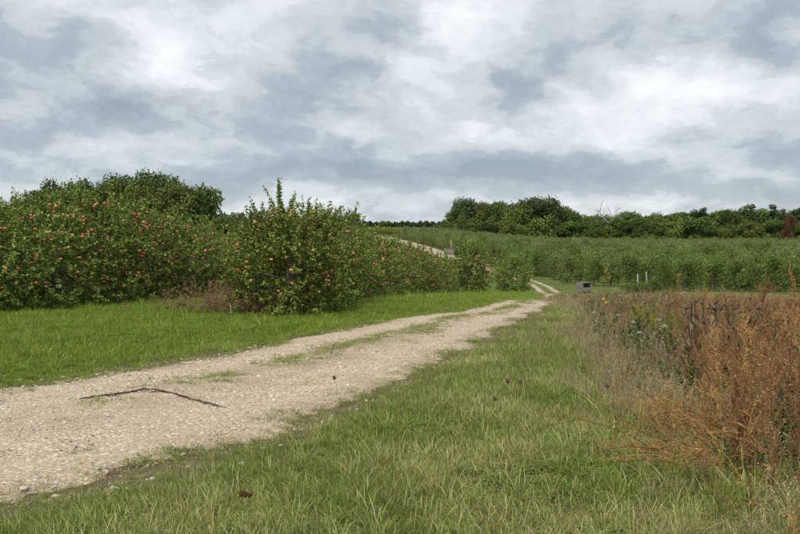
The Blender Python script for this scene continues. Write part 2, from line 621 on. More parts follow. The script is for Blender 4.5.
M_road = road_mat()
M_grass = leaf_mat('mixed_verge_grass', (0.085, 0.135, 0.022), (0.25, 0.31, 0.062), (0.58, 0.52, 0.28), transl=.3, rough=.55, spec=.25, rnd=.25,
                   patch=.22, patch_col=(.26, .235, .11), patch_scale=1.1)
M_lush = leaf_mat('lush_green_grass', (0.1, 0.17, 0.016), (0.24, 0.335, 0.04), (0.46, 0.46, 0.16), transl=.35, rough=.5, spec=.25, rnd=.2,
                  patch=.25, patch_col=(.15, .20, .05), patch_scale=.5)
M_straw = leaf_mat('dry_straw_grass', (0.17, 0.13, 0.07), (0.38, 0.315, 0.18), (0.6, 0.53, 0.37), transl=.25, rough=.7, spec=.15, rnd=.25)
M_rust = leaf_mat('rust_brown_weed', (0.16, 0.076, 0.032), (0.34, 0.185, 0.078), (0.53, 0.37, 0.175), transl=.2, rough=.7, spec=.15, rnd=.3)
M_red = leaf_mat('dark_red_stalk', (.07, .018, .014), (.17, .045, .03), (.30, .11, .06), transl=.15, rough=.6, spec=.2, rnd=.2)
M_greybrown = leaf_mat('grey_brown_dead_weed', (0.065, 0.042, 0.025), (0.2, 0.15, 0.095), (0.36, 0.29, 0.2), transl=.15, rough=.75, spec=.1, rnd=.25)
M_pinkdry = leaf_mat('pinkish_dead_bramble', (0.17, 0.1, 0.06), (0.31, 0.2, 0.12), (0.44, 0.32, 0.2), transl=.2, rough=.7, spec=.1, rnd=.2)
M_weedleaf = leaf_mat('green_weed_leaf', (.025, .065, .014), (.065, .13, .03), (.13, .19, .05), transl=.3, rough=.5, spec=.3, rnd=.25)
M_golden = leaf_mat('yellow_green_goldenrod', (.13, .15, .02), (.27, .27, .045), (.40, .36, .09), transl=.3, rough=.6, spec=.2, rnd=.2)
M_apple_leaf = leaf_mat('apple_leaf', (0.058, 0.098, 0.013), (0.155, 0.22, 0.032), (0.4, 0.43, 0.12), transl=.25, rough=.45, spec=.28, rnd=.16)
M_orch_leaf = leaf_mat('orchard_leaf', (0.072, 0.108, 0.03), (0.18, 0.23, 0.07), (0.36, 0.39, 0.14), transl=.25, rough=.5, spec=.35, rnd=.2)
M_orch_front = leaf_mat('orchard_front_leaf', (0.052, 0.095, 0.018), (0.14, 0.205, 0.04), (0.31, 0.37, 0.1), transl=.25, rough=.5, spec=.35, rnd=.2)
M_wood_leaf = leaf_mat('woodland_leaf', (0.038, 0.072, 0.016), (0.1, 0.158, 0.036), (0.19, 0.25, 0.065), transl=.2, rough=.55, spec=.25, rnd=.3)
M_wood_olive = leaf_mat('olive_woodland_leaf', (0.052, 0.082, 0.018), (0.145, 0.185, 0.04), (0.25, 0.27, 0.075), transl=.2, rough=.55, spec=.25, rnd=.25)
M_wood_dark = leaf_mat('dark_evergreen_leaf', (0.026, 0.054, 0.017), (0.062, 0.11, 0.032), (0.11, 0.17, 0.055), transl=.1, rough=.55, spec=.25, rnd=.25)
M_wood_red = leaf_mat('reddish_brown_leaf', (.07, .033, .018), (.14, .065, .035), (.20, .11, .06), transl=.2, rough=.6, spec=.2, rnd=.1)
M_wood_pale = leaf_mat('pale_thin_leaf', (.07, .075, .04), (.13, .13, .075), (.22, .21, .14), transl=.2, rough=.6, spec=.2, rnd=.1)
M_vine = leaf_mat('yellow_green_vine_leaf', (.09, .12, .02), (.18, .20, .04), (.28, .27, .07), transl=.3, rough=.5, spec=.25, rnd=.2)
M_apple = leaf_mat('apple_skin', (0.62, 0.38, 0.17), (0.6, 0.2, 0.11), (0.47, 0.07, 0.06), transl=0, rough=.33, spec=.5, rnd=.1)
M_bark = solid_mat('apple_bark', (.075, .058, .045), (.21, .185, .155), 14, .9, .5, (1, 1, .3))
M_deadwood = solid_mat('pale_dead_wood', (.20, .19, .17), (.36, .34, .31), 6, .9, .3, (1, 1, .3))
M_plank = solid_mat('weathered_grey_plank', (.13, .115, .10), (.30, .28, .25), 3, .9, .4, (1, 12, 12), rnd=.25)
M_post = solid_mat('grey_post_wood', (.20, .19, .17), (.42, .40, .36), 5, .9, .4, (6, 6, 1))
M_white = solid_mat('white_painted_post', (.42, .42, .40), (.60, .60, .57), 5, .7, .1, (1, 1, 1))
M_stick = solid_mat('dark_rotten_bark', (.07, .05, .037), (.21, .155, .115), 26, .95, .8, (1, 1, 1))
M_stone = solid_mat('limestone', (.40, .335, .26), (.62, .56, .48), 22, .9, .4, (1, 1, 1), rnd=.22)
M_chip = leaf_mat('gravel_chip', (.26, .21, .165), (.48, .40, .315), (.64, .58, .50), transl=0, rough=.9, spec=.15, rnd=.3)
M_deadleaf = leaf_mat('brown_dead_leaf', (.07, .03, .018), (.15, .07, .04), (.22, .12, .07), transl=.15, rough=.6, spec=.2, rnd=.25)
M_white_fl = leaf_mat('white_flower', (.60, .60, .55), (.75, .75, .70), None, transl=.2, rough=.6, spec=.2, rnd=.08)
M_yellow_fl = leaf_mat('yellow_flower', (.62, .36, .02), (.75, .50, .04), None, transl=.2, rough=.6, spec=.2, rnd=.08)
M_orange_leaf = leaf_mat('orange_yellow_leaf', (.30, .24, .06), (.48, .30, .10), None, transl=.25, rough=.6, spec=.2, rnd=.1)


# ================================================================== ground sheet
def axis(segs):
    out = []
    for a, b, st in segs:
        out.append(np.arange(a, b - 1e-6, st))
    return np.concatenate(out + [[segs[-1][1]]])


gx = axis([(-6000, -1000, 1000), (-1000, -200, 100), (-200, -60, 10), (-60, -14, 2), (-14, 10, .25), (10, 20, .5), (20, 60, 2),
           (60, 240, 10), (240, 1000, 95), (1000, 6000, 1000)])
gy = axis([(-400, -40, 60), (-40, 0, 4), (0, 4, .5), (4, 26, .25), (26, 60, .75), (60, 130, 2), (130, 300, 5), (300, 620, 10), (620, 1000, 95),
           (1000, 6000, 1000)])
GX, GY = np.meshgrid(gx, gy)
GZ = hgt(GX, GY)
nx, ny = len(gx), len(gy)
ii, jj = np.meshgrid(np.arange(ny - 1), np.arange(nx - 1), indexing='ij')
k0 = (ii * nx + jj).ravel()
gm = MB().add(np.stack([GX.ravel(), GY.ravel(), GZ.ravel()], 1), np.stack([k0, k0 + 1, k0 + 1 + nx, k0 + nx], 1))
ground = gm.build('ground', M_ground, smooth=True)
tag(ground, 'grassy orchard ground rolling away into a shallow valley', 'ground', kind='structure')

ROW1 = catmull(np.array([(-2.55, 18.3, 1), (-1.75, 25, 1), (-.55, 34, 1), (1.2, 44, 1), (3.4, 50, 1)], float), 0.2)   # apple row along the road
ROW2 = catmull(np.array([(-10.2, 15.5, 1), (-8.6, 19.8, 1), (-7.0, 25, 1), (-5.4, 31, 1), (-2.6, 42, 1)], float), 0.2)


def dist_line(x, y, L):
    q = np.stack([np.ravel(x), np.ravel(y)], 1)
    out = np.full(len(q), 1e3)
    sel = (q[:, 0] > -16) & (q[:, 0] < 12) & (q[:, 1] > 8) & (q[:, 1] < 60)
    qq = q[sel]
    d = np.full(len(qq), 1e3)
    for p in L[:, :2]:
        d = np.minimum(d, np.hypot(qq[:, 0] - p[0], qq[:, 1] - p[1]))
    out[sel] = d
    return out


fx, fy = GX.ravel(), GY.ravel()
dl = np.minimum(dist_line(fx, fy, ROW1), dist_line(fx, fy, ROW2))
attrs = {'dry': sstep(-.1, .8, fx - weed_x(fy)) * (1 - sstep(64, 76, fy)) * sstep(3, 5, fy) * 0.75,
         'bare': 1 - sstep(.45, 1.0, dl + 0.25 * fnoise(fx, fy, .5, 3)), 'far': sstep(24, 34, fy)}
_sel = (fy > 2) & (fy < 30) & (np.abs(fx) < 14)
_rs = np.full(len(fx), 9.0); _rs[_sel] = np.abs(road_s(fx[_sel], fy[_sel]))
attrs['bare'] = np.maximum(attrs['bare'], .85 * (1 - sstep(1.08, 1.34, _rs + .1 * fnoise(fx, fy, .9, 71))))
for nme, arr in attrs.items():
    a_ = ground.data.attributes.new(nme, 'FLOAT', 'POINT')
    a_.data.foreach_set('value', arr.astype(np.float32))

# ================================================================== road
su = np.linspace(-1, 1, 33)
edge = 1 + 0.07 * fnoise(RS[:, 0], RS[:, 1], .9, 1)[:, None] * 1.2 + 0.05 * fnoise(RS[:, 0], RS[:, 1], 3.1, 2)[:, None]
lat = su[None] * RS[:, 2:3] * edge
rx = RS[:, 0:1] + RN[:, 0:1] * lat
ry = RS[:, 1:2] + RN[:, 1:2] * lat
rut = lambda s: 0.030 * np.exp(-(s / .22)**2) - 0.016 * np.exp(-((np.abs(s) - .55) / .2)**2)
lift = 0.024 + 0.02 * np.clip((ry - 30) / 60, 0, 1)
rz = hgt(rx, ry) + lift + rut(su)[None] - 0.06 * np.clip((np.abs(su) - .88) / .12, 0, 1)[None]**1.5
rz = rz + 0.006 * fnoise(rx, ry, 2.3, 5) + 0.003 * fnoise(rx, ry, 6, 6)
wear = (1 - np.clip((np.abs(su) - .72) / .28, 0, 1))[None] * np.ones_like(rx)
nr, nc = rx.shape
ii, jj = np.meshgrid(np.arange(nr - 1), np.arange(nc - 1), indexing='ij')
k0 = (ii * nc + jj).ravel()
road = MB().add(np.stack([rx.ravel(), ry.ravel(), rz.ravel()], 1), np.stack([k0, k0 + nc, k0 + nc + 1, k0 + 1], 1)[:, ::-1],
                var=wear.ravel()).build('gravel_road', M_road, smooth=True)
tag(road, 'pale rutted gravel farm track curving away downhill', 'road', kind='structure')

rutf = np.clip(1.15 * np.exp(-((np.abs(su - .05) - .52) / .26)**2), 0, 1)[None] * np.ones_like(rx)
rutf = np.clip(rutf + .45 * (1 - sstep(7, 11, ry)) + .12 * fnoise(rx, ry, .7, 9), 0, 1)
a_ = road.data.attributes.new('rut', 'FLOAT', 'POINT'); a_.data.foreach_set('value', rutf.ravel().astype(np.float32))
mg = np.exp(-(su / .38)**4)[None] * sstep(22, 30, ry) * (1 - sstep(96, 112, ry))
mg = np.clip(mg * (1.15 + .5 * fnoise(rx, ry, .15, 8)), 0, 1)
a_ = road.data.attributes.new('mid_grass', 'FLOAT', 'POINT'); a_.data.foreach_set('value', mg.ravel().astype(np.float32))


def road_z(x, y, s):
    return hgt(x, y) + 0.024 + rut(s) - 0.06 * np.clip((np.abs(s) - .88) / .12, 0, 1)**1.5


# ================================================================== scattering (stuff only)
def template_set(name, meshes):
    c = bpy.data.collections.new(name)
    for i, me in enumerate(meshes):
        c.objects.link(bpy.data.objects.new('%s_%02d' % (name, i), me))
    return c


def scatter(name, P, rz, sc, idx, coll, label, cat, tilt=0.0, parent=None):
    """one object whose points carry copies of the templates (for what nobody could count)"""
    me = bpy.data.meshes.new(name)
    n = len(P)
    me.vertices.add(n)
    me.vertices.foreach_set('co', np.asarray(P, np.float32).ravel())
    rot = np.stack([R.normal(0, tilt, n) if tilt else np.zeros(n), R.normal(0, tilt, n) if tilt else np.zeros(n), rz], 1)
    a = me.attributes.new('rot', 'FLOAT_VECTOR', 'POINT'); a.data.foreach_set('vector', rot.astype(np.float32).ravel())
    a = me.attributes.new('scl', 'FLOAT', 'POINT'); a.data.foreach_set('value', np.asarray(sc, np.float32))
    a = me.attributes.new('idx', 'INT', 'POINT'); a.data.foreach_set('value', np.asarray(idx, np.int32))
    o = bpy.data.objects.new(name, me)
    col.objects.link(o)
    g = bpy.data.node_groups.new(name + '_scatter', 'GeometryNodeTree')
    g.interface.new_socket('Geometry', in_out='INPUT', socket_type='NodeSocketGeometry')
    g.interface.new_socket('Geometry', in_out='OUTPUT', socket_type='NodeSocketGeometry')
    gi, go = g.nodes.new('NodeGroupInput'), g.nodes.new('NodeGroupOutput')
    ci = g.nodes.new('GeometryNodeCollectionInfo')
    ci.inputs['Collection'].default_value = coll
    ci.inputs['Separate Children'].default_value = True
    ci.inputs['Reset Children'].default_value = True
    ip = g.nodes.new('GeometryNodeInstanceOnPoints')
    ip.inputs['Pick Instance'].default_value = True

    def na(nm, typ):
        q = g.nodes.new('GeometryNodeInputNamedAttribute'); q.data_type = typ
        q.inputs['Name'].default_value = nm
        return q.outputs['Attribute']
    g.links.new(gi.outputs[0], ip.inputs['Points'])
    g.links.new(ci.outputs[0], ip.inputs['Instance'])
    g.links.new(na('idx', 'INT'), ip.inputs['Instance Index'])
    er = g.nodes.new('FunctionNodeEulerToRotation')
    g.links.new(na('rot', 'FLOAT_VECTOR'), er.inputs[0])
    g.links.new(er.outputs[0], ip.inputs['Rotation'])
    g.links.new(na('scl', 'FLOAT'), ip.inputs['Scale'])
    g.links.new(ip.outputs[0], go.inputs[0])
    md = o.modifiers.new('scatter', 'NODES'); md.node_group = g
    tag(o, label, cat, kind='stuff')
    return o


def tuft(n, h0, h1, w, spread, lean, straw=0.15, mat=None, v0=0.0, v1=0.6):
    az = R.uniform(0, 2 * PI, n)
    r = np.sqrt(R.uniform(0, 1, n)) * spread
    P = np.stack([np.cos(az) * r, np.sin(az) * r, np.full(n, -.01)], 1)
    az2 = az + R.normal(0, .9, n)
    H = R.uniform(h0, h1, n)
    V, F = blade_arrays(P, az2, H, R.uniform(.7, 1.3, n) * w, np.abs(R.normal(lean, lean * .5, n)), curl=1.1)
    var = np.where(R.uniform(0, 1, n) < straw, R.uniform(.8, 1, n), R.uniform(v0, v1, n))
    return MB().add(V, F, np.repeat(var, 7))


T_mixed = template_set('mixed_tuft', [tuft(36, .04, .15, .0042, .09, .75, s).mesh('mixed_tuft', M_grass) for s in (.06, .15, .27, .42)]
                       + [tuft(18, .09, .25, .0045, .06, .6, s).mesh('mixed_tuft', M_grass) for s in (.05, .25)])
T_short = template_set('short_tuft', [tuft(22, .02, .075, .0045, .08, .9, s).mesh('short_tuft', M_grass) for s in (.1, .3, .2)])
T_lush = template_set('lush_tuft', [tuft(30, .05, .15, .006, .10, .6, s).mesh('lush_tuft', M_lush) for s in (.06, .14, .26, .42)]
                      + [tuft(20, .12, .26, .007, .08, .5, s).mesh('lush_tuft', M_lush) for s in (.05, .3)])


def clover(n, r, h):
    m = MB()
    a = R.uniform(0, 2 * PI, n); q = np.sqrt(R.uniform(0, 1, n)) * r
    P = np.stack([np.cos(a) * q, np.sin(a) * q, R.uniform(.3, 1, n) * h], 1)
    for k in range(3):
        az = a + k * 2.1
        V, F = leaf_arrays(P, np.stack([np.cos(az), np.sin(az), R.uniform(-.1, .4, n)], 1), rnd_dir(n) * .3 + np.array([0, 0, 1.0]), .015, .013, .1)
        m.add(V, F, np.repeat(R.uniform(0, .55, n), 4))
    return m


for c_, mat_ in ((T_mixed, M_grass), (T_lush, M_lush)):
    for q_ in range(2):
        c_.objects.link(bpy.data.objects.new('zz_clover', clover(60, .10, .06).mesh('clover', mat_)))


def sample_area(x0, x1, y0, y1, dens):
    n = int((x1 - x0) * (y1 - y0) * dens)
    return R.uniform(x0, x1, n), R.uniform(y0, y1, n)


def in_view(x, y, m=0.6):
    m = m + 1.5                                          # room for a step to the side
    return (np.abs(x) < y * (400 / F_PX) * 1.03 + m)


def place_xyz(x, y):
    return np.stack([x, y, hgt(x, y)], 1)


# ---- verge grass on the right of the track and under the weeds
x, y = sample_area(-5.5, 10, 3.6, 13, 410)
x2, y2 = sample_area(-1, 12, 13, 30, 130)
x, y = np.concatenate([x, x2]), np.concatenate([y, y2])
s = road_s(x, y)
ed = -.92 - .11 * fnoise(x, y, .9, 11) - .05 * fnoise(x, y, 3, 12)
keep = in_view(x, y) & (s < ed)
keep &= ~((x > weed_x(y) + 2.0) & (R.uniform(0, 1, len(x)) < .35))
keep &= R.uniform(0, 1, len(x)) < np.clip((ed - s) / .12, .6, 1)
x, y, s = x[keep], y[keep], s[keep]
near_edge = np.clip((-s - 1) / .45, 0, 1)
dry = np.clip(.5 + .8 * fnoise(x, y, .35, 13) + .5 * sstep(-1.2, .3, x - weed_x(y)), 0, 1)
idx = np.where(R.uniform(0, 1, len(x)) < .16, R.integers(4, 6, len(x)), np.clip((dry * 3.2 + R.normal(0, .6, len(x))).astype(int), 0, 3))
idx = np.where((fnoise(x, y, .45, 61) > .6) & (R.uniform(0, 1, len(x)) < .25) & (s < -1.35), R.integers(6, 8, len(x)), idx)
scatter('verge_grass', place_xyz(x, y), R.uniform(0, 6.28, len(x)), (.36 + .38 * near_edge) * R.uniform(.75, 1.25, len(x)), idx, T_mixed,
        'mixed green and straw grass on the near verge right of the track', 'grass', .12)

# ---- lush grass between the track and the apple rows
x, y = sample_area(-12, 4, 7, 24, 240)
x2, y2 = sample_area(-12, 12, 24, 62, 40)
far = np.concatenate([np.zeros(len(x)), np.ones(len(x2))])
x, y = np.concatenate([x, x2]), np.concatenate([y, y2])
s = road_s(x, y)
ed = .95 + .11 * fnoise(x, y, .8, 14) + .05 * fnoise(x, y, 2.6, 15)
keep = in_view(x, y) & (s > ed) & (R.uniform(0, 1, len(x)) < np.clip((s - ed) / .15, .3, 1))
dl = np.minimum(dist_line(x, y, ROW1), dist_line(x, y, ROW2))
keep &= (dl > .75 + .35 * R.normal(0, 1, len(x)))
x, y, s, far = x[keep], y[keep], s[keep], far[keep]
e = np.clip((s - 1) / 1.5, 0, 1)
isdry = np.clip(1 - e * 1.4 + .35 * fnoise(x, y, .5, 16), 0, 1)
idx = np.clip((isdry * 3.4 + R.normal(0, .9, len(x))).astype(int), 0, 3)
idx = np.where(R.uniform(0, 1, len(x)) < .03 + .07 * (fnoise(x, y, .6, 17) > .3), R.integers(4, 6, len(x)), idx)
idx = np.where((fnoise(x, y, .4, 62) > .35) & (R.uniform(0, 1, len(x)) < .5), R.integers(6, 8, len(x)), idx)
scatter('orchard_grass', place_xyz(x, y), R.uniform(0, 6.28, len(x)), (.42 + .58 * np.clip(e * 1.6, 0, 1)) * R.uniform(.6, 1.1, len(x)) * (1 + .45 * far), idx, T_lush,
        'bright lush grass strip between the track and the apple rows', 'grass', .12)

# ---- grass growing in the middle and along the edges of the track
x, y = sample_area(-9, 5, 4.5, 24, 460)
s = road_s(x, y)
lump = fnoise(x, y, .42, 21) + .7 * fnoise(x, y, 1.4, 22) + .55 * fnoise(x, y, 3.7, 23)
pr = np.zeros(len(x))
pm = np.exp(-((s - .10 - .15 * fnoise(x, y, .2, 29)) / .24)**2) * sstep(7.5, 12, y)
pr = np.maximum(pr, pm * sstep(-.8, .5, lump))
pr = np.maximum(pr, sstep(.70, 1.0, np.abs(s)) * sstep(-.5, 1.1, lump))
pr = np.maximum(pr, sstep(1.1, 2.2, lump) * .2)
keep = in_view(x, y) & (R.uniform(0, 1, len(x)) < pr) & (np.abs(s) < 1.12)
x, y, s = x[keep], y[keep], s[keep]
P = np.stack([x, y, road_z(x, y, s)], 1)
scatter('track_grass', P, R.uniform(0, 6.28, len(x)), R.uniform(.45, 1.2, len(x)), R.integers(0, 3, len(x)), T_short,
        'short sparse grass growing in the middle of the gravel track', 'grass', .12)

# ---- rough grass in the valley around the track bend
x, y = sample_area(4, 30, 46, 100, 9)
s = road_s(x, y)
keep = in_view(x, y, 1) & (np.abs(s) > 1.0) & (R.uniform(0, 1, len(x)) < .55 + .4 * fnoise(x, y, .12, 25))
keep |= in_view(x, y, 1) & (np.abs(s) < .42)
x, y = x[keep], y[keep]
dryv = np.clip(.45 + .5 * fnoise(x, y, .1, 26), 0, 1)
scatter('valley_grass', place_xyz(x, y), R.uniform(0, 6.28, len(x)), R.uniform(1.0, 1.9, len(x)), np.clip((dryv * 4).astype(int), 0, 3), T_mixed,
        'rough grass in the valley around the track bend', 'grass', .12)

# ---- gravel
chips = []
IV, IF = ico(1)
for q in range(6):
    d = R.uniform(.55, 1.25, (len(IV), 1)) * np.array([1, R.uniform(.6, 1), R.uniform(.4, .7)])
    chips.append(MB().add(IV * d, IF, .15 + .15 * q).mesh('gravel_chip', M_chip))
T_chip = template_set('gravel_chip', chips)
x, y = sample_area(-9, 4.5, 3.8, 13, 1100)
x2, y2 = sample_area(-4, 5, 13, 22, 260)
x, y = np.concatenate([x, x2]), np.concatenate([y, y2])
s = road_s(x, y)
lump = fnoise(x, y, .5, 31)
keep = in_view(x, y, .3) & (np.abs(s) < 1.07 + .06 * lump) & (R.uniform(0, 1, len(x)) < .45 + .25 * lump + .25 * np.abs(s)**2)
x, y, s = x[keep], y[keep], s[keep]
big = R.pareto(3.2, len(x))
sc = np.clip(.0050 * (1 + big), 0, .023)
P = np.stack([x, y, np.where(np.abs(s) < 1, road_z(x, y, s), hgt(x, y)) + sc * .15], 1)
scatter('gravel', P, R.uniform(0, 6.28, len(x)), sc, R.integers(0, 6, len(x)), T_chip, 'loose pale limestone gravel on the track', 'gravel', .3)

# ---- dead leaves and litter under the apple row
lit = MB()
n = 900
L1 = ROW1[R.integers(0, len(ROW1) // 2, n)]
P = np.stack([L1[:, 0] + R.normal(.35, .55, n), L1[:, 1] + R.normal(0, .4, n), np.zeros(n)], 1)
P[:, 2] = hgt(P[:, 0], P[:, 1]) + R.uniform(.01, .05, n)
D = rnd_dir(n) * np.array([1, 1, .3])
V, F = leaf_arrays(P, D, rnd_dir(n) * .4 + np.array([0, 0, 1]), R.uniform(.05, .10, n), R.uniform(.03, .06, n))
lit.add(V, F, np.repeat(R.uniform(0, 1, n), 4))
tag(lit.build('leaf_litter', M_deadleaf), 'brown leaf litter on bare soil under the apple row', 'leaf litter', kind='stuff')


# ================================================================== trees
def copy_thing(root, loc, rz=0.0, sc=1.0):
    r = root.copy(); col.objects.link(r)
    r.location = loc; r.rotation_euler = (0, 0, rz)
    r.scale = (sc, sc, sc) if np.isscalar(sc) else sc
    for ch in root.children:
        c = ch.copy(); col.objects.link(c); c.parent = r
    return r


def empty(name, loc=(0, 0, 0), link=True):
    o = bpy.data.objects.new(name, None)
    o.empty_display_size = 0.2
    if link:
        col.objects.link(o)
    o.location = loc
    return o


AV, AF = ico(2)
_r = np.linalg.norm(AV[:, :2], axis=1)
AV = AV * np.array([1, 1, .9])
AV[:, 2] -= np.where(AV[:, 2] > 0, .28, .15) * np.exp(-(_r / .35)**2) * np.sign(AV[:, 2])


def apple_tree_parts(H, W, n_twig, n_leaf, n_apple, lean=0.0, spires=(), leafsz=(.055, .085)):
    """trunk with limbs / leaf-bearing twigs / apples hanging under the twigs"""
    wood, crown, fruit = MB(), MB(), MB()
    th = R.uniform(.35, .5)
    tp = np.array([[0, 0, -.05], [.02, .01, th * .5], [.03 + lean * .1, 0, th], [.02 + lean * .3, .02, H * .55], [lean * .5, 0, H * .85]])
    V, F = tube(tp, [.065, .05, .045, .03, .008], 7)
    wood.add(V, F, .5)
    starts, dirs = [], []
    nl = 11
    for i in range(nl):
        a = i * 2.4 + R.uniform(-.4, .4)
        z0 = th + (H * .62 - th) * (i / nl)**1.1
        L = W * R.uniform(.42, .62) * (1.0 - .45 * (i / nl))
        b = np.array([np.interp(z0, tp[:, 2], tp[:, 0]), np.interp(z0, tp[:, 2], tp[:, 1]), z0])
        t = np.linspace(0, 1, 6)[:, None]
        up = R.uniform(.15, .7) * H * .35
        P = b + np.hstack([np.cos(a) * L * t, np.sin(a) * L * t, up * t**.8 - .18 * L * t**3]) + R.normal(0, .02, (6, 3)) * t
        V, F = tube(P, np.linspace(.026, .006, 6), 5)
        wood.add(V, F, .5)
        for q in range(2, 6):
            starts.append(P[q]); dirs.append(unit(P[q] - P[q - 1]))
    for z in np.linspace(.5, .85, 6):
        starts.append(np.array([lean * .4, 0, H * z])); dirs.append(np.array([0, 0, 1.0]))
    starts, dirs = np.array(starts), np.array(dirs)
    # twig origins: on limbs and through the crown volume
    k = R.integers(0, len(starts), n_twig)
    A = starts[k] + R.normal(0, .10, (n_twig, 3))
    u = rnd_dir(n_twig) * (R.uniform(.25, 1, n_twig)**(1 / 2.2))[:, None]
    zc = H * .52
    E = np.array([W * .5, W * .5, H * .47]) * (1 + .14 * R.normal(0, 1, (n_twig, 1)))
    vol = np.array([lean * .2, 0, zc]) + u * E
    m = R.uniform(0, 1, n_twig) < .72
    A = np.where(m[:, None], vol, A)
    low = R.uniform(0, 1, n_twig) < .16
    A[:, 2] = np.where(low, R.uniform(.12, .5, n_twig), np.maximum(A[:, 2], .14))
    A[:, :2] = np.where(low[:, None] & (np.hypot(A[:, 0], A[:, 1]) < W * .2)[:, None], A[:, :2] * 2.2, A[:, :2])
    out = unit((A - np.array([0, 0, zc])) * np.array([1, 1, .7]))
    D = unit(out * .8 + rnd_dir(n_twig) * .7 + np.array([0, 0, .45]))
    Lt = R.uniform(.16, .46, n_twig)
    top = A[:, 2] > H * .72
    Lt = np.where(top & (R.uniform(0, 1, n_twig) < (.08 if spires else .17)), R.uniform(.35, .65, n_twig), Lt)
    D = np.where((top & (R.uniform(0, 1, n_twig) < .6))[:, None], unit(D * .5 + np.array([0, 0, 1.0])), D)
    for (sx, sy, z0, ln, dx) in spires:
        A = np.vstack([A, [[sx, sy, z0]]]); D = np.vstack([D, unit([[dx, 0, 1.0]])]); Lt = np.append(Lt, ln)
    B = A + D * Lt[:, None]
    V, F = tubes(A, B, .006, .002, 3)
    crown.add(V, F, .5, mat=1)
    w = Lt * np.where(np.arange(len(Lt)) >= n_twig, 2.2, 1.0)
    w = w / w.sum()
    kk = R.choice(len(A), n_leaf, p=w)
    t = R.uniform(.0, 1.05, n_leaf)
    LP = A[kk] + D[kk] * (Lt[kk] * t)[:, None] + R.normal(0, .012, (n_leaf, 3))
    LD = unit(rnd_dir(n_leaf) + D[kk] * .5 + np.array([0, 0, -.25]))
    LN = unit(rnd_dir(n_leaf) * .7 + np.array([0, 0, 1.0]) + out[np.minimum(kk, len(out) - 1)] * .35)
    L = R.uniform(leafsz[0], leafsz[1], n_leaf)
    V, F = leaf_arrays(LP, LD, LN, L, L * R.uniform(.5, .68, n_leaf), .2)
    crown.add(V, F, np.repeat(np.clip(R.normal(.42, .2, n_leaf) + .25 * (t > .85), 0, 1), 4))
    if n_apple:
        ok = np.nonzero(A[:, 2] > .45)[0]
        c = R.choice(ok, n_apple)
        rr = (A[c] - np.array([0, 0, zc])) / np.array([W * .5, W * .5, H * .47])
        # fruit sits mostly towards the outside, often in pairs
        AP = np.array([0, 0, zc]) + unit(rr) * np.array([W * .5, W * .5, H * .47]) * R.uniform(.80, 1.05, n_apple)[:, None]
        AP[:, 2] = np.maximum(AP[:, 2], .35)
        pr = R.uniform(0, 1, n_apple) < .45
        AP = np.where(pr[:, None], np.roll(AP, 1, 0) + R.normal(0, .045, (n_apple, 3)), AP)
        sz = R.uniform(.026, .040, n_apple)
        V = (AV[None] * sz[:, None, None] + AP[:, None]).reshape(-1, 3)
        F = (np.arange(n_apple)[:, None, None] * len(AV) + AF[None]).reshape(-1, 3)
        base = R.uniform(.15, 1.0, n_apple)
        blush = np.clip(base[:, None] + .35 * (AV @ unit(np.array([.3, -.5, .6])))[None] * R.uniform(-1, 1, (n_apple, 1)), 0, 1)
        fruit.add(V, F, blush.ravel())
    return wood, crown, fruit


def apple_tree(name, *a, **k):
    wood, crown, fruit = apple_tree_parts(*a, **k)
    root = empty(name)
    wood.build('trunk', M_bark, root, smooth=True)
    crown.build('crown', [M_apple_leaf, M_bark], root)
    if fruit.n:
        tag(fruit.build('apples', M_apple, root, smooth=True), kind='stuff')
    return root


A1 = apple_tree('apple_tree', 2.45, 2.5, 560, 14000, 125, .05)
A2 = apple_tree('apple_tree', 2.55, 2.3, 540, 13500, 140, -.05)
A3 = apple_tree('apple_tree', 2.35, 2.6, 560, 14000, 110, .0)
BIG = apple_tree('apple_tree', 2.62, 2.25, 900, 25000, 120, .0,
                 spires=[(-.12, -.1, 2.1, 1.1, -.02), (-.14, -.05, 2.1, .95, -.03), (-.2, 0, 2.2, .55, .1), (-.3, -.1, 2.1, .4, -.3), (.75, 0, 2.05, .62, .75), (.6, .1, 2.0, .6, .55), (.4, 0, 2.2, .4, .3),
                         (.95, -.1, 1.8, .5, .6)])
RND = apple_tree('apple_tree', 2.3, 2.45, 900, 20000, 110, .0)
APROTO = [A1, A2, A3]

# near row beside the track: the big tree first, then the row that recedes from it
x0, y0, z0 = at_depth(287, 18.4)
BIG.location = (x0, y0, z0)
tag(BIG, 'tall apple tree with upright top shoot, nearest the track in its row', 'apple tree', 'apple trees in the two rows on the left')
BIG.scale = (.93, .93, .82)
row1 = [(312, 21.0, .90, 0), (327, 23.2, .88, 1), (342, 25.4, .88, 2), (356, 27.8, .88, 0), (368, 30.3, .89, 1), (380, 33, .90, 2), (391, 35.8, .93, 0),
        (402, 38.6, .92, 1), (413, 41.4, .92, 2), (424, 44.2, .92, 0), (436, 47, .90, 1)]
ords = ['first', 'second', 'third', 'fourth', 'fifth', 'sixth', 'seventh', 'eighth', 'ninth', 'tenth', 'eleventh', 'twelfth', 'thirteenth']
usedp = set()


def put_apple(k, px, dep, sc, label):
    src = APROTO[k]
    sc = (sc, sc, sc * R.uniform(.88, .98))
    loc = at_depth(px, dep)
    rz = R.uniform(0, 6.28)
    if k not in usedp:
        usedp.add(k); o = src
        o.location = loc; o.rotation_euler = (0, 0, rz); o.scale = sc
    else:
        o = copy_thing(src, loc, rz, sc)
    tag(o, label, 'apple tree', 'apple trees in the two rows on the left')
    return o


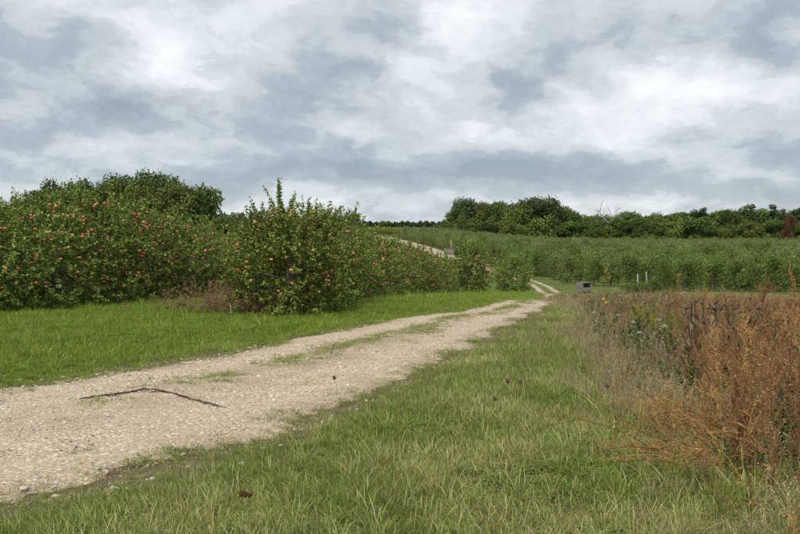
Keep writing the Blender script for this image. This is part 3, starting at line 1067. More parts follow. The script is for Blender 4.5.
for i, (px, dep, sc, k) in enumerate(row1):
    put_apple(k, px, dep, sc * R.uniform(.96, 1.04), 'apple tree with red fruit, %s behind the tall one in the row beside the track' % ords[i])
RND.location = at_depth(467, 52.0); RND.rotation_euler = (0, 0, 1.0); RND.scale = (1.12, 1.12, 1.2)
tag(RND, 'rounded apple tree with red fruit standing apart at the end of the row', 'apple tree', 'apple trees in the two rows on the left')
o = copy_thing(RND, at_depth(513, 65), 2.2, (1.05, 1.05, 1.12))
tag(o, 'small round dark apple tree last before the track bend', 'apple tree', 'apple trees in the two rows on the left')
# second row further left
row2 = [(-75, 18.2, 1.0, 1), (-5, 19.2, 1.0, 0), (52, 20.6, 1.02, 2), (98, 22.2, 1.12, 1), (134, 23.9, 1.04, 0), (162, 25.7, 1.0, 2), (186, 27.6, .99, 1),
        (206, 29.6, .98, 0), (224, 31.7, .97, 2), (240, 33.8, .96, 1), (256, 36.2, .96, 0), (272, 39, .96, 2)]
for i, (px, dep, sc, k) in enumerate(row2):
    lab = 'apple tree full of red fruit, %s tree of the row at the left edge' % ords[i]
    put_apple(k, px, dep, sc, lab)


# ------------------------------------------------------------------ orchard trees on the far slope
def orchard_tree(H, W, n, mat, apples=8, sz=(.09, .16)):
    crown, wood = MB(), MB()
    V, F = tube([[0, 0, -.05], [.02, 0, .6], [0, .02, H * .8]], [.06, .05, .015], 5)
    wood.add(V, F)
    k = 34
    z = R.uniform(.12, 1, k)**.9
    rr = W * .5 * np.sqrt(np.clip(1 - ((z - .40) / .66)**2, .03, 1)) * R.uniform(.4, 1.0, k)
    a = R.uniform(0, 6.28, k)
    C = np.stack([np.cos(a) * rr, np.sin(a) * rr, z * H * .95], 1)
    up = np.stack([np.zeros(k), np.zeros(k), R.uniform(.15, .5, k)], 1)
    V, F = tubes(C * np.array([0, 0, .75]), C, .02, .008, 3)
    crown.add(V, F, .5, mat=1)
    j = R.integers(0, k, n)
    P = C[j] + R.normal(0, 1, (n, 3)) * np.array([.17, .17, .20]) + up[j] * R.uniform(0, 1, (n, 1))
    P[:, 2] = np.maximum(P[:, 2], .15)
    s = R.uniform(sz[0], sz[1], n)
    V, F = leaf_arrays(P, rnd_dir(n) + np.array([0, 0, .5]), rnd_dir(n) + np.array([0, 0, .8]), s, s * .6, .2)
    cv = R.uniform(.2, .65, k)
    crown.add(V, F, np.repeat(np.clip(cv[j] + R.normal(0, .15, n), 0, 1), 4))
    return wood, crown


def orchard_mesh(H, W, n, mat):
    w, c = orchard_tree(H, W, n, mat)
    m = MB()
    for v, a in zip(w.v, w.a): pass
    off = 0
    m = MB()
    m.v, m.f, m.a, m.n = w.v + c.v, w.f + [f + w.n for f in c.f], w.a + c.a, w.n + c.n
    m.m = [q + 1 for q in w.m] + c.m
    return m.mesh('orchard_tree', [mat, M_bark])


OPROTO = []
for (H, W, mat) in ((2.3, 2.0, M_orch_front), (2.15, 2.2, M_orch_front), (2.45, 1.9, M_orch_front), (2.25, 1.9, M_orch_leaf), (2.5, 1.7, M_orch_leaf), (2.1, 2.0, M_orch_leaf)):
    w, c = orchard_tree(H, W, 2600, mat)
    r = empty('orchard_tree', link=False)
    w.build('trunk', M_bark, r, link=False)
    c.build('crown', [mat, M_bark], r, link=False)
    OPROTO.append(r)

# rows lie across the slope; left limit follows the track
ly = np.array([62, 76, 84, 92, 107, 130, 178, 240])
lx = np.array([24, 18.5, 15.5, 15.6, 13.4, 10.6, 7.2, 1.2])
pts = []
row_y = 66.0
while row_y < 240:
    xl = np.interp(row_y, ly, lx)
    xr = .43 * row_y + 6
    n = int((xr - xl) / 1.35)
    xs = xl + np.arange(n) * 1.35 + R.normal(0, .14, n)
    ys = row_y + R.normal(0, .12, n) + .9 * np.sin(xs * .05)
    gap = R.uniform(0, 1, n) > .05
    pts.append(np.stack([xs[gap], ys[gap]], 1))
    row_y += 4.8
# edge row running up beside the track
ey = np.arange(96, 238, 2.0)
pts.append(np.stack([np.interp(ey, ly, lx) - .8 + R.normal(0, .2, len(ey)), ey], 1))
pts = np.concatenate(pts)
pts = pts[np.argsort(np.where(pts[:, 1] < 90, pts[:, 1], pts[:, 1]))]
ind, rest = pts[:296], pts[296:]


def copy_unlinked(src, loc, rz, sc):
    r = bpy.data.objects.new('orchard_tree', None); r.empty_display_size = .2
    col.objects.link(r)
    r.location = loc; r.rotation_euler = (0, 0, rz); r.scale = (sc,) * 3
    for ch in src.children:
        c = bpy.data.objects.new(ch.data.name.split('.')[0], ch.data)
        col.objects.link(c); c.parent = r
    return r


for (px, py) in ind:
    k = R.integers(0, 3) if py < 78 else R.integers(0, 6)
    o = copy_unlinked(OPROTO[k], (px, py, float(hgt(px, py)) - .02), R.uniform(0, 6.28), R.uniform(.85, 1.1))
    front = py < 68.2
    tag(o, 'bushy green orchard tree in the front row across the valley' if front else 'small orchard tree in the rows just behind the front row across the valley',
        'orchard tree', 'orchard trees in the front row across the valley' if front else 'orchard trees behind the front row across the valley')
T_orch = template_set('far_orchard_tree', [orchard_mesh(H, W, 2000, M_orch_leaf) for (H, W) in ((2.3, 1.9), (2.5, 1.7), (2.15, 2.0), (2.4, 2.0))])
scatter('far_orchard', np.stack([rest[:, 0], rest[:, 1], hgt(rest[:, 0], rest[:, 1])], 1), R.uniform(0, 6.28, len(rest)), R.uniform(.85, 1.12, len(rest)),
        R.integers(0, 4, len(rest)), T_orch, 'many rows of small orchard trees covering the far slope', 'orchard', .03)


# ------------------------------------------------------------------ woodland trees
def wood_tree_meshes(H, W, nlobe, n, sz, mat, shape='round', base=.12):
    wood, crown = MB(), MB()
    V, F = tube([[0, 0, -.3], [.1, 0, H * .25], [0, .1, H * .55], [.05, 0, H * .85]], [.028 * H, .022 * H, .014 * H, .004 * H], 6)
    wood.add(V, F)
    if shape == 'round':
        z = R.uniform(base + .08, .93, nlobe)
        rr = np.sqrt(np.clip(1 - ((z - .50) / .56)**2, .02, 1)) * W * .5 * R.uniform(.35, .86, nlobe)
        lr = W * R.uniform(.13, .25, nlobe)
    else:
        z = np.linspace(base, .93, nlobe) + R.normal(0, .02, nlobe)
        rr = (1.06 - z) * W * .5 * R.uniform(.3, 1.15, nlobe)
        lr = W * (.10 + .17 * (1 - z)) * R.uniform(.6, 1.4, nlobe)
    a = np.arange(nlobe) * 2.4 + R.uniform(-.5, .5, nlobe)
    C = np.stack([np.cos(a) * rr, np.sin(a) * rr, z * H], 1)
    V, F = tubes(C * np.array([0, 0, .65]), C, .010 * H, .004 * H, 4)
    crown.add(V, F, .5, mat=1)
    j = R.choice(nlobe, n, p=lr**2 / (lr**2).sum())
    u = rnd_dir(n)
    bump = 1 + .22 * np.sin(u[:, 0] * 5 + j) * np.sin(u[:, 1] * 5 + 2 * j) + .15 * np.sin(u[:, 2] * 9 + 3 * j)
    rad = lr[j] * bump * R.uniform(.62, 1.06, n)
    P = C[j] + u * rad[:, None] * np.array([1, 1, .82])
    P[:, 2] = np.clip(P[:, 2], base * H * .5, None)
    s = R.uniform(*sz, n)
    V, F = leaf_arrays(P, rnd_dir(n) + u * .4 + np.array([0, 0, -.2]), u + rnd_dir(n) * .6 + np.array([0, 0, .35]), s, s * .75, .2)
    lv = R.uniform(.2, .7, nlobe)
    crown.add(V, F, np.repeat(np.clip(lv[j] + R.normal(0, .14, n), 0, 1), 4))
    return wood.mesh('trunk', M_bark), crown.mesh('crown', [mat, M_bark])


def wood_thing(name, meshes, loc, rz, sc, label, cat, group=None):
    r = empty(name, loc)
    r.rotation_euler = (0, 0, rz); r.scale = sc
    for nm, me in zip(('trunk', 'crown'), meshes):
        c = bpy.data.objects.new(nm, me); col.objects.link(c); c.parent = r
    return tag(r, label, cat, group)


WP = [wood_tree_meshes(10, 8.5, 26, 9000, (.3, .55), M_wood_leaf), wood_tree_meshes(10, 7.5, 22, 8600, (.3, .55), M_wood_leaf, base=.08),
      wood_tree_meshes(10, 8, 30, 9000, (.3, .5), M_wood_leaf, base=.05)]
WO = [wood_tree_meshes(10, 8.5, 26, 9000, (.3, .55), M_wood_olive, base=.06), wood_tree_meshes(10, 7.5, 24, 8800, (.3, .55), M_wood_olive, base=.05)]
WD = [wood_tree_meshes(10, 8.5, 26, 9000, (.3, .5), M_wood_dark), wood_tree_meshes(10, 5.4, 17, 4600, (.3, .5), M_wood_dark, 'cone'),
      wood_tree_meshes(10, 6.2, 15, 4800, (.3, .5), M_wood_leaf, 'cone')]
WB = [wood_tree_meshes(4, 4.6, 16, 2400, (.24, .42), M_wood_leaf, base=.02), wood_tree_meshes(4, 4.8, 16, 2400, (.24, .42), M_wood_olive, base=.02)]


def h_for(px, top, dep):
    """height that reaches photo row `top` at depth dep"""
    x, y, z = at_depth(px, dep)
    return EYE + (HY - top) / F_PX * dep - z


def plant(px, top, dep, meshes, label, group, name='woodland_tree', cat='tree', wide=1.0, H0=10.0):
    h = h_for(px, top, dep)
    s = h / H0
    return wood_thing(name, meshes, at_depth(px, dep), R.uniform(0, 6.28), (s * wide, s * wide, s), label, cat, group)


WC = [wood_tree_meshes(10, R.uniform(5, 6.5), 16, 4800, (.3, .5), m_, 'cone') for m_ in (M_wood_dark, M_wood_dark, M_wood_leaf, M_wood_leaf)]
G_R = 'trees of the wood beyond the far orchard'
lab_dark = 'dense dark green tree in the wood behind the far orchard'
lab_olive = 'olive green tree in the wood behind the far orchard'
lab_cone = 'pointed dark evergreen on the right side of the far wood'
# skyline of the right-hand wood: photo x, top y, kind
skyline = [(447, 219, 'p', 1.0), (456, 209, 'p', .9), (467, 199, 'd', .9), (481, 200, 'pale', .6), (489, 203, 'o', 1.0), (503, 203, 'p', 1.0), (516, 203, 'o', 1.0),
           (530, 199, 'd', 1.1), (545, 199, 'd', 1.1), (557, 206, 'p', 1.0), (571, 214, 'p', 1.1), (586, 214, 'o', 1.1), (600, 213, 'p', 1.1), (614, 213, 'o', 1.1),
           (628, 213, 'p', 1.1), (642, 212, 'o', 1.1), (655, 212, 'o', 1.1), (668, 215, 'p', 1.1), (679, 219, 'o', 1.1), (692, 210, 'c', 1.0), (703, 208, 'c', 1.0), (713, 211, 'c2', 1.0),
           (722, 210, 'c', 1.0), (733, 211, 'p', 1.0), (742, 205, 'c2', 1.0), (752, 206, 'c', 1.0), (762, 208, 'c2', 1.0), (771, 206, 'c', 1.0), (780, 207, 'c2', 1.0),
           (788, 214, 'red', .8), (798, 207, 'c', 1.0), (812, 206, 'p', 1.0), (828, 207, 'c', 1.0)]
for i, (px, top, kind, wd) in enumerate(skyline):
    dep = 262 + R.uniform(-6, 10)
    if kind == 'p': plant(px, top, dep, WP[i % 3], lab_dark, G_R, wide=wd)
    elif kind == 'o': plant(px, top, dep, WO[i % 2], lab_olive, G_R + ', olive', wide=wd)
    elif kind == 'd': plant(px, top, dep, WD[0], {467: 'tall dark tree at the left corner of the far wood', 530: 'left half of the dark domed crown rising above the wood',
                                                  545: 'right half of the dark domed crown rising above the wood'}[px], None, wide=wd)
    elif kind == 'c': plant(px + R.uniform(-2, 2), top + R.uniform(-1.5, 2.5), dep, WC[i % 2], lab_cone, 'pointed evergreens in the far wood', wide=R.uniform(1.1, 1.6))
    elif kind == 'c2': plant(px + R.uniform(-2, 2), top + R.uniform(-1, 2), dep, WC[2 + i % 2], 'pointed mid green tree right in the far wood', 'mid green pointed trees in the far wood', wide=R.uniform(1.1, 1.7))
    elif kind == 'red': plant(px, top, dep - 10, wood_tree_meshes(10, 6.5, 14, 2400, (.28, .45), M_wood_red), 'reddish brown tree at the right end of the far wood', None, wide=.7)
    elif kind == 'pale': plant(px, top, dep - 4, wood_tree_meshes(10, 6, 18, 1700, (.25, .4), M_wood_pale), 'pale thin-leaved tree beside the tall dark corner tree', None, wide=.7)
for px in np.arange(456, 830, 11.0):
    plant(px + R.uniform(-3, 3), R.uniform(204, 209) if 464 < px < 556 else 214 if px < 464 else R.uniform(211, 216) if px > 680 else R.uniform(213, 217), 275 + R.uniform(-3, 5), (WP + WO)[R.integers(0, 5)], 'back tree of the far wood seen between front crowns',
          'back trees of the far wood', wide=1.25)
# lower front edge of the wood
px = 449.0
i = 0
while px < 815:
    top = R.uniform(218, 226)
    if px < 470: top = R.uniform(221, 226)
    m = (WP + WO)[R.integers(0, 5)] if R.uniform() < .55 else WB[R.integers(0, 2)]
    plant(px, top, 250 + R.uniform(-3, 4), m, 'lower bushy tree along the front edge of the far wood', 'low trees fronting the far wood', wide=1.25 if m not in WB else 1.0,
          H0=10.0 if m not in WB else 4.0)
    px += R.uniform(10, 16)
    i += 1
# low outlier on the left corner
plant(439, 224, 268, WO[1], 'small yellowish tree just left of the far wood', None, wide=1.3)

# left-hand wood
G_L = 'trees of the wood beyond the left apple row'
leftw = [(28, 192, 'o'), (47, 184, 'p'), (62, 180, 'o'), (77, 175, 'p'), (94, 180, 'o'), (110, 177, 'o'), (124, 177, 'd'), (140, 175, 'o'), (152, 174, 'd'), (166, 176, 'd'), (178, 178, 'o'),
         (190, 184, 'o'), (200, 182, 'p'), (88, 186, 'o'), (130, 186, 'o'), (170, 188, 'o'), (8, 200, 'o')]
for i, (px, top, kind) in enumerate(leftw):
    dep = 160 + (R.uniform(4, 10) if kind == 'd' else R.uniform(-6, 3))
    m = {'o': WO[i % 2], 'p': WP[i % 3], 'd': WD[0]}[kind]
    plant(px, top, dep, m, {'o': 'olive green tree in the wood above the left apple row', 'p': 'mid green tree in the wood above the left apple row',
                            'd': 'dark crown topping the wood above the left apple row'}[kind], G_L + {'o': ', olive', 'p': ', mid green', 'd': ', dark'}[kind], wide=.72)
# hedgerow trees between the left wood and the big apple tree
for i, px in enumerate(range(140, 352, 13)):
    if px > 330: break
    plant(px + R.uniform(-3, 3), R.uniform(211, 216), 150 + R.uniform(-4, 4), (WO + WP)[R.integers(0, 3)], 'low yellowish green hedgerow tree right of the left wood',
          'hedgerow trees seen over the left apple row', name='hedgerow_tree', wide=1.25)
for i, px in enumerate(range(205, 300, 9)):
    plant(px + R.uniform(-2, 2), R.uniform(209.5, 213), 230 + R.uniform(-4, 4), WD[1 + i % 2], 'tiny dark pointed tree on the skyline right of the left wood',
          'dark skyline trees right of the left wood', name='skyline_tree', wide=1.1)
plant(345, 207, 118, WP[0], 'lone rounded tree peeping over the apple row beside the tall shoot', None, name='field_tree', wide=.62)
plant(385, 222.5, 420, WB[0], 'small round tree standing in the far hedge on the horizon', None, name='field_tree', wide=2.0, H0=4.0)


# bare dead tree
def dead_tree(H):
    m = MB()

    def grow(p, d, L, r, lev):
        n = 4
        P = [p]
        for q in range(n):
            d = unit(d + R.normal(0, .12, 3) + np.array([0, 0, .05]))
            P.append(P[-1] + d * L / n)
        V, F = tube(P, np.linspace(r, r * .55, n + 1), 5 if lev < 2 else 3)
        m.add(V, F)
        if lev < 4:
            for q in range(3 if lev else 5):
                i = R.integers(2, n + 1)
                nd_ = unit(d + rnd_dir(1)[0] * .85)
                grow(P[i], nd_, L * R.uniform(.5, .72), r * .5, lev + 1)
    grow(np.array([0, 0, -.2]), np.array([0, 0, 1.0]), H * .5, H * .024, 0)
    return m


hd = h_for(606, 199, 256)
dt = empty('dead_tree', at_depth(606, 256))
dm = dead_tree(10.0)
top_z = max(v[:, 2].max() for v in dm.v)
dt.scale = (hd / top_z * .75, hd / top_z * .75, hd / top_z)
dm.build('trunk', M_deadwood, dt)
tag(dt, 'bare grey dead tree standing up out of the wood', 'tree')

# far hedge on the horizon
hm = MB()
hx = R.uniform(-60, 26, 9000)
hyy = 425 + R.normal(0, .9, 9000) - hx * .05
hz = R.uniform(0, 1, 9000)**.8 * (2.3 + .35 * np.sin(hx * 2.2) + .25 * np.sin(hx * .7))
P = np.stack([hx, hyy, hgt(hx, hyy) + hz], 1)
s = R.uniform(.5, .9, len(P))
V, F = leaf_arrays(P, rnd_dir(len(P)), rnd_dir(len(P)) + np.array([0, 0, .5]), s, s * .7)
hm.add(V, F, np.repeat(R.uniform(0, .7, len(P)), 4))
tag(hm.build('far_hedge', M_wood_dark), 'long dark clipped hedge on the horizon left of the wood', 'hedge')

# vineyard rows, yellow green, up the far slope left of the track
vr = MB()
n = 1500
P = np.stack([R.uniform(-7, 7, n), R.normal(0, .28, n), R.uniform(.3, 1.6, n)], 1)
s = R.uniform(.22, .42, n)
V, F = leaf_arrays(P, rnd_dir(n), rnd_dir(n) + np.array([0, 0, .6]), s, s * .8)
vr.add(V, F, np.repeat(R.uniform(0, 1, n), 4))
vmesh = vr.mesh('vine_row', M_vine)
for i in range(12):
    yy = 247 + i * 6.5
    xx = float(np.interp(yy, [178, 240, 300, 360], [3.6, -2.8, -16, -34])) + 10.5
    o = bpy.data.objects.new('vine_row', vmesh); col.objects.link(o)
    tilt = math.atan2(hgt(xx + 15, yy) - hgt(xx - 15, yy), 30)
    o.location = (xx, yy, float(hgt(xx, yy)) + .05); o.rotation_euler = (0, -tilt, 0)
    tag(o, 'row of yellow green vines above the upper track', 'vine row', 'vine rows on the far slope')


# ================================================================== weeds of the field margin
def seeds(m, A, B, per, sz, spread, mat=0, v=(.2, 1)):
    """small flat seed scales set along sticks A-B"""
    A, B = np.asarray(A), np.asarray(B)
    n = len(A) * per
    k = np.repeat(np.arange(len(A)), per)
    t = R.uniform(.05, 1, n)[:, None]
    P = A[k] * (1 - t) + B[k] * t + R.normal(0, spread, (n, 3))
    L = R.uniform(*sz, n)
    V, F = leaf_arrays(P, rnd_dir(n) + np.array([0, 0, .6]), rnd_dir(n), L, L * .75, .2)
    m.add(V, F, np.repeat(R.uniform(*v, n), 4), mat)


def stalk_pts(H, lean, n=7, wob=.02, az=None):
    az = R.uniform(0, 6.28) if az is None else az
    t = np.linspace(0, 1, n)
    P = np.stack([np.cos(az) * lean * t**1.6, np.sin(az) * lean * t**1.6, H * t], 1)
    P[1:] += R.normal(0, wob, (n - 1, 3)) * np.array([1, 1, .3])
    P[0, 2] = -.02
    return P


def along(P, t):
    i = np.clip((t * (len(P) - 1)).astype(int), 0, len(P) - 2)
    f = t * (len(P) - 1) - i
    return P[i] * (1 - f)[:, None] + P[i + 1] * f[:, None]


def rust_weed(H=1.1, nb=16, lean=.12, per=46, z0=.25, az=None, blen=.34):
    """dock: reddish stem, steep side branches crusted with rust-coloured seed"""
    m = MB()
    P = stalk_pts(H, lean, az=az)
    V, F = tube(P, np.linspace(.0055, .002, len(P)), 4)
    m.add(V, F, R.uniform(.2, .7))
    t = np.sort(R.uniform(z0, .97, nb))
    A = along(P, t)
    a = R.uniform(0, 6.28, nb)
    L = blen * (1.15 - t) * R.uniform(.6, 1.2, nb) + .05
    up = R.uniform(1.4, 3.6, nb)
    B = A + unit(np.stack([np.cos(a), np.sin(a), up], 1)) * L[:, None]
    V, F = tubes(A, B, .0025, .0012, 3)
    m.add(V, F, .5)
    seeds(m, A, B, per, (.007, .014), .0055)
    nl = 7
    A2 = along(P, R.uniform(.03, .45, nl)); a2 = R.uniform(0, 6.28, nl)
    LL = R.uniform(.08, .17, nl)
    V, F = leaf_arrays(A2, np.stack([np.cos(a2), np.sin(a2), R.uniform(-.6, .7, nl)], 1), rnd_dir(nl) * .5 + np.array([0, 0, 1]), LL, LL * .28, .4)
    m.add(V, F, np.repeat(R.uniform(0, .8, nl), 4))
    top = along(P, np.linspace(.72, 1, 6))
    seeds(m, top[:-1], top[1:], per, (.007, .014), .010)
    return m


def thin_stems(n=16, H=(.35, .7), mat_v=(.3, 1), head=True, spread=.10, lean=.2, dark_heads=0):
    """dry grass stems with loose heads; optional dark seed heads"""
    m = MB()
    for _ in range(n):
        h = R.uniform(*H)
        P = stalk_pts(h, abs(R.normal(0, lean)), 6, .008) + np.array([R.normal(0, spread), R.normal(0, spread), 0])
        v = R.uniform(*mat_v)
        V, F = tube(P, np.linspace(.0022, .0009, 6), 3)
        m.add(V, F, v)
        if head and not dark_heads:
            seeds(m, P[-3:-1], P[-2:], 7, (.010, .02), .006, v=(max(0, v - .2), v))
        if dark_heads:
            for q in range(R.integers(1, 4)):
                A = P[-2] + R.normal(0, .01, 3)
                B = A + unit(np.array([R.normal(0, .6), R.normal(0, .6), 1.0])) * R.uniform(.04, .12)
                V, F = tubes([A], [B], .0015, .001, 3); m.add(V, F, v)
                hv = IV * np.array([.009, .009, .012]) * R.uniform(.8, 1.5) + B
                m.add(hv, IF, R.uniform(0, .25))
    return m


def leafy_weed(H=.75, nl=46, sz=(.05, .11), top=None):
    m = MB()
    for s in range(3):
        P = stalk_pts(H * R.uniform(.7, 1), R.uniform(.03, .2), 6, .015) + np.array([R.normal(0, .06), R.normal(0, .06), 0])
        V, F = tube(P, np.linspace(.005, .002, 6), 4)
        m.add(V, F, .35)
        t = R.uniform(.1, 1, nl)
        A = along(P, t)
        a = R.uniform(0, 6.28, nl)
        D = np.stack([np.cos(a), np.sin(a), R.uniform(-.3, .7, nl)], 1)
        L = R.uniform(*sz, nl) * (1.2 - .6 * t)
        V, F = leaf_arrays(A, D, rnd_dir(nl) * .5 + np.array([0, 0, 1]), L, L * .5, .15)
        m.add(V, F, np.repeat(R.uniform(.1, 1, nl), 4))
    return m


def goldenrod(H=.7):
    m = MB()
    for s in range(9):
        P = stalk_pts(H * R.uniform(.7, 1), R.uniform(.05, .25), 6, .01) + np.array([R.normal(0, .09), R.normal(0, .09), 0])
        V, F = tube(P, np.linspace(.004, .0015, 6), 3)
        m.add(V, F, .1, 1)
        t = R.uniform(.1, .7, 26); A = along(P, t); a = R.uniform(0, 6.28, 26)
        V, F = leaf_arrays(A, np.stack([np.cos(a), np.sin(a), R.uniform(0, .8, 26)], 1), rnd_dir(26) * .4 + np.array([0, 0, 1]), R.uniform(.03, .07, 26), .012)
        m.add(V, F, np.repeat(R.uniform(.4, 1, 26), 4), 1)
        nb = 10
        A = along(P, R.uniform(.62, 1, nb)); a = R.uniform(0, 6.28, nb)
        B = A + unit(np.stack([np.cos(a), np.sin(a), R.uniform(.5, 1.4, nb)], 1)) * R.uniform(.05, .14, nb)[:, None]
        V, F = tubes(A, B, .0015, .001, 3); m.add(V, F, .3, 0)
        seeds(m, A, B, 22, (.008, .016), .008, 0)
    return m


def umbel(H=.8, n=3):
    """wild carrot: green stems with flat white flower heads"""
    st, fl = MB(), MB()
    for s in range(n):
        P = stalk_pts(H * R.uniform(.75, 1), R.uniform(.05, .3), 6, .012)
        V, F = tube(P, np.linspace(.003, .0015, 6), 4); st.add(V, F, .4)
        k = 14
        a = R.uniform(0, 6.28, k); r = np.sqrt(R.uniform(0, 1, k)) * .028
        B = P[-1] + np.stack([np.cos(a) * r, np.sin(a) * r, .03 - 9 * r**2 + R.normal(0, .006, k)], 1)
        V, F = tubes(np.repeat(P[-1:], k, 0), B, .001, .0008, 3); st.add(V, F, .4)
        q = np.repeat(np.arange(k), 9)
        Pq = B[q] + R.normal(0, .006, (len(q), 3)) * np.array([1, 1, .3])
        V, F = leaf_arrays(Pq, rnd_dir(len(q)) * np.array([1, 1, .2]), np.tile([[0, 0, 1.0]], (len(q), 1)), .010, .009, .1)
        fl.add(V, F, np.repeat(R.uniform(0, 1, len(q)), 4))
    return st, fl


def sunflower_stalk(H=.85):
    """dead sunflower: dark stem, drooping seed head with a pale back, shrivelled leaves"""
    st, hd, lv = MB(), MB(), MB()
    P = stalk_pts(H, .04, 8, .008)
    d = np.array([R.normal(0, 1), R.normal(0, 1), 0]); d = unit(d) if abs(d).sum() else np.array([1, 0, 0])
    P = np.vstack([P, P[-1] + d * .03 + np.array([0, 0, .015]), P[-1] + d * .065 + np.array([0, 0, -.02])])
    V, F = tube(P, np.append(np.linspace(.012, .008, 8), [.007, .006]), 6); st.add(V, F, .2)
    c = P[-1]
    nrm = unit(d * .8 + np.array([0, 0, -.7]))
    A_ = unit(np.cross(nrm, [0.1, .2, 1.0])); B_ = np.cross(nrm, A_)
    k = 12; th = np.arange(k) / k * 2 * PI; r0 = R.uniform(.018, .026)
    rings = []
    for rr, off in ((.25, -.010), (1.0, .0), (.95, .022), (.5, .03)):
        rings.append(c + r0 * rr * (np.cos(th)[:, None] * A_ + np.sin(th)[:, None] * B_) * (1 + R.normal(0, .06, (k, 1))) + nrm * off)
    V = np.concatenate(rings + [[c - nrm * .012], [c + nrm * .03]])
    F = [np.array([[q * k + j, q * k + (j + 1) % k, (q + 1) * k + (j + 1) % k, (q + 1) * k + j] for q in range(3) for j in range(k)]),
         np.array([[4 * k, (j + 1) % k, j] for j in range(k)] + [[4 * k + 1, 3 * k + j, 3 * k + (j + 1) % k] for j in range(k)])]
    hd.add(V, F, np.concatenate([np.full(2 * k, .42), np.full(2 * k, .12), [.5, .12]]))
    n = 7
    A = along(P[:8], R.uniform(.25, .9, n)); a = R.uniform(0, 6.28, n)
    V, F = leaf_arrays(A, np.stack([np.cos(a) * .5, np.sin(a) * .5, np.full(n, -1)], 1), rnd_dir(n), R.uniform(.07, .15, n), R.uniform(.03, .06, n), .5)
    lv.add(V, F, np.repeat(R.uniform(0, .6, n), 4))
    return st, hd, lv


# ---- mass of weeds (uncountable)
rust_m = [rust_weed(R.uniform(.75, 1.0), 15, R.uniform(.05, .25), 14).mesh('rust_weed', M_rust) for _ in range(5)]
pink_m = [rust_weed(R.uniform(.5, .75), 13, R.uniform(.05, .25), 15).mesh('pale_rust_weed', M_pinkdry) for _ in range(3)]
grey_m = [thin_stems(11, (.35, .75), (.35, 1), dark_heads=1, lean=.12).mesh('grey_weed', M_greybrown) for _ in range(4)]
straw_m = [thin_stems(30, (.22, .55), (.2, 1), lean=.16, spread=.12).mesh('straw_grass', M_straw) for _ in range(4)]
leafy_m = [leafy_weed(R.uniform(.5, .75)).mesh('leafy_weed', M_weedleaf) for _ in range(3)]
gold_m = [goldenrod(.6).mesh('goldenrod', [M_golden, M_weedleaf])]
T_weed = template_set('margin_weed', rust_m + pink_m + grey_m + straw_m + leafy_m + gold_m)      # 0-4 5-7 8-11 12-15 16-18 19

x, y = sample_area(1.2, 9, 4.3, 13, 36)
x2, y2 = sample_area(2, 14, 13, 24, 26)
x3, y3 = sample_area(3, 22, 24, 40, 9)
x, y = np.concatenate([x, x2, x3]), np.concatenate([y, y2, y3])
dwx = x - weed_x(y)
pxx = CX + x / y * F_PX
keep = in_view(x, y, .8) & (dwx > .0 + .3 * fnoise(x, y, .5, 41)) & (R.uniform(0, 1, len(x)) < .5 + .5 * sstep(.0, .9, dwx))
x, y, dwx, pxx = x[keep], y[keep], dwx[keep], pxx[keep]
n = len(x)
u = R.uniform(0, 1, n)
rustp = sstep(635, 740, pxx + 30 * fnoise(x, y, .4, 42))                 # rust to the right, grey and green to the left
idx = np.full(n, 12)
idx = np.where(u < .42, 12 + R.integers(0, 4, n), idx)
idx = np.where((u >= .42) & (u < .62), 8 + R.integers(0, 4, n), idx)
idx = np.where((u >= .62) & (u < .90), 16 + R.integers(0, 3, n), idx)
idx = np.where((u >= .90), 5 + R.integers(0, 3, n), idx)
v = R.uniform(0, 1, n)
idx = np.where(v < rustp * .72, R.integers(0, 5, n), idx)
farw = sstep(11, 16, y)
w = R.uniform(0, 1, n)
idx = np.where(w < farw * .45, 5 + R.integers(0, 3, n), idx)
front = (dwx < .45) & (R.uniform(0, 1, n) < .8)
idx = np.where(front, 12 + R.integers(0, 4, n), idx)
sc = R.uniform(.75, 1.2, n) * (.42 + .58 * sstep(0, 1.7, dwx))
# the stand keeps below the pale stubble strip beyond it
nomH = np.array([.95] * 5 + [.68] * 3 + [.62] * 4 + [.5] * 4 + [.62] * 3 + [.6])[idx]
lim = (EYE - .0658 * y - hgt(x, y)) / nomH * R.uniform(.62, 1.04, n)
sc = np.clip(np.minimum(sc, lim), .25, 1.4)
# at the lower right the growth next to the grass is low
sc = np.where((y < 8) & (pxx < 740), sc * .72, sc)
scatter('margin_weeds', place_xyz(x, y), R.uniform(0, 6.28, n), sc, idx, T_weed, 'tangle of dry rust, grey and straw weeds along the right field margin', 'weeds', .10)


x, y = sample_area(1.2, 5, 7.6, 15, 32)
dwx = x - weed_x(y)
keep = (dwx > -.35 + .3 * fnoise(x, y, .6, 51)) & (dwx < .9) & (R.uniform(0, 1, len(x)) < .35 + .5 * sstep(-.6, .1, dwx) + .3 * fnoise(x, y, .5, 52))
x, y, dwx = x[keep], y[keep], dwx[keep]
n = len(x)
scatter('straw_grass', place_xyz(x, y), R.uniform(0, 6.28, n), R.uniform(.4, .8, n) * (.6 + .4 * sstep(-.4, .5, dwx)), 12 + R.integers(0, 4, n), T_weed,
        'pale straw grass standing between the verge and the weeds', 'grass', .12)


gm2 = [tuft(22, .18, .42, .007, .09, .5, q, v0=.1, v1=.6).mesh('green_clump', M_grass) for q in (.05, .15)]
T_clump = template_set('green_clump', gm2)
x, y = sample_area(1.5, 8, 4.8, 12, 16)
dwx = x - weed_x(y)
keep = in_view(x, y, .5) & (dwx > -.2) & (fnoise(x, y, .5, 55) > -.2)
x, y = x[keep], y[keep]
scatter('weed_bank_grass', place_xyz(x, y), R.uniform(0, 6.28, len(x)), R.uniform(.45, .95, len(x)), R.integers(0, 2, len(x)), T_clump,
        'green grass clumps growing through the weeds at right', 'grass', .1)


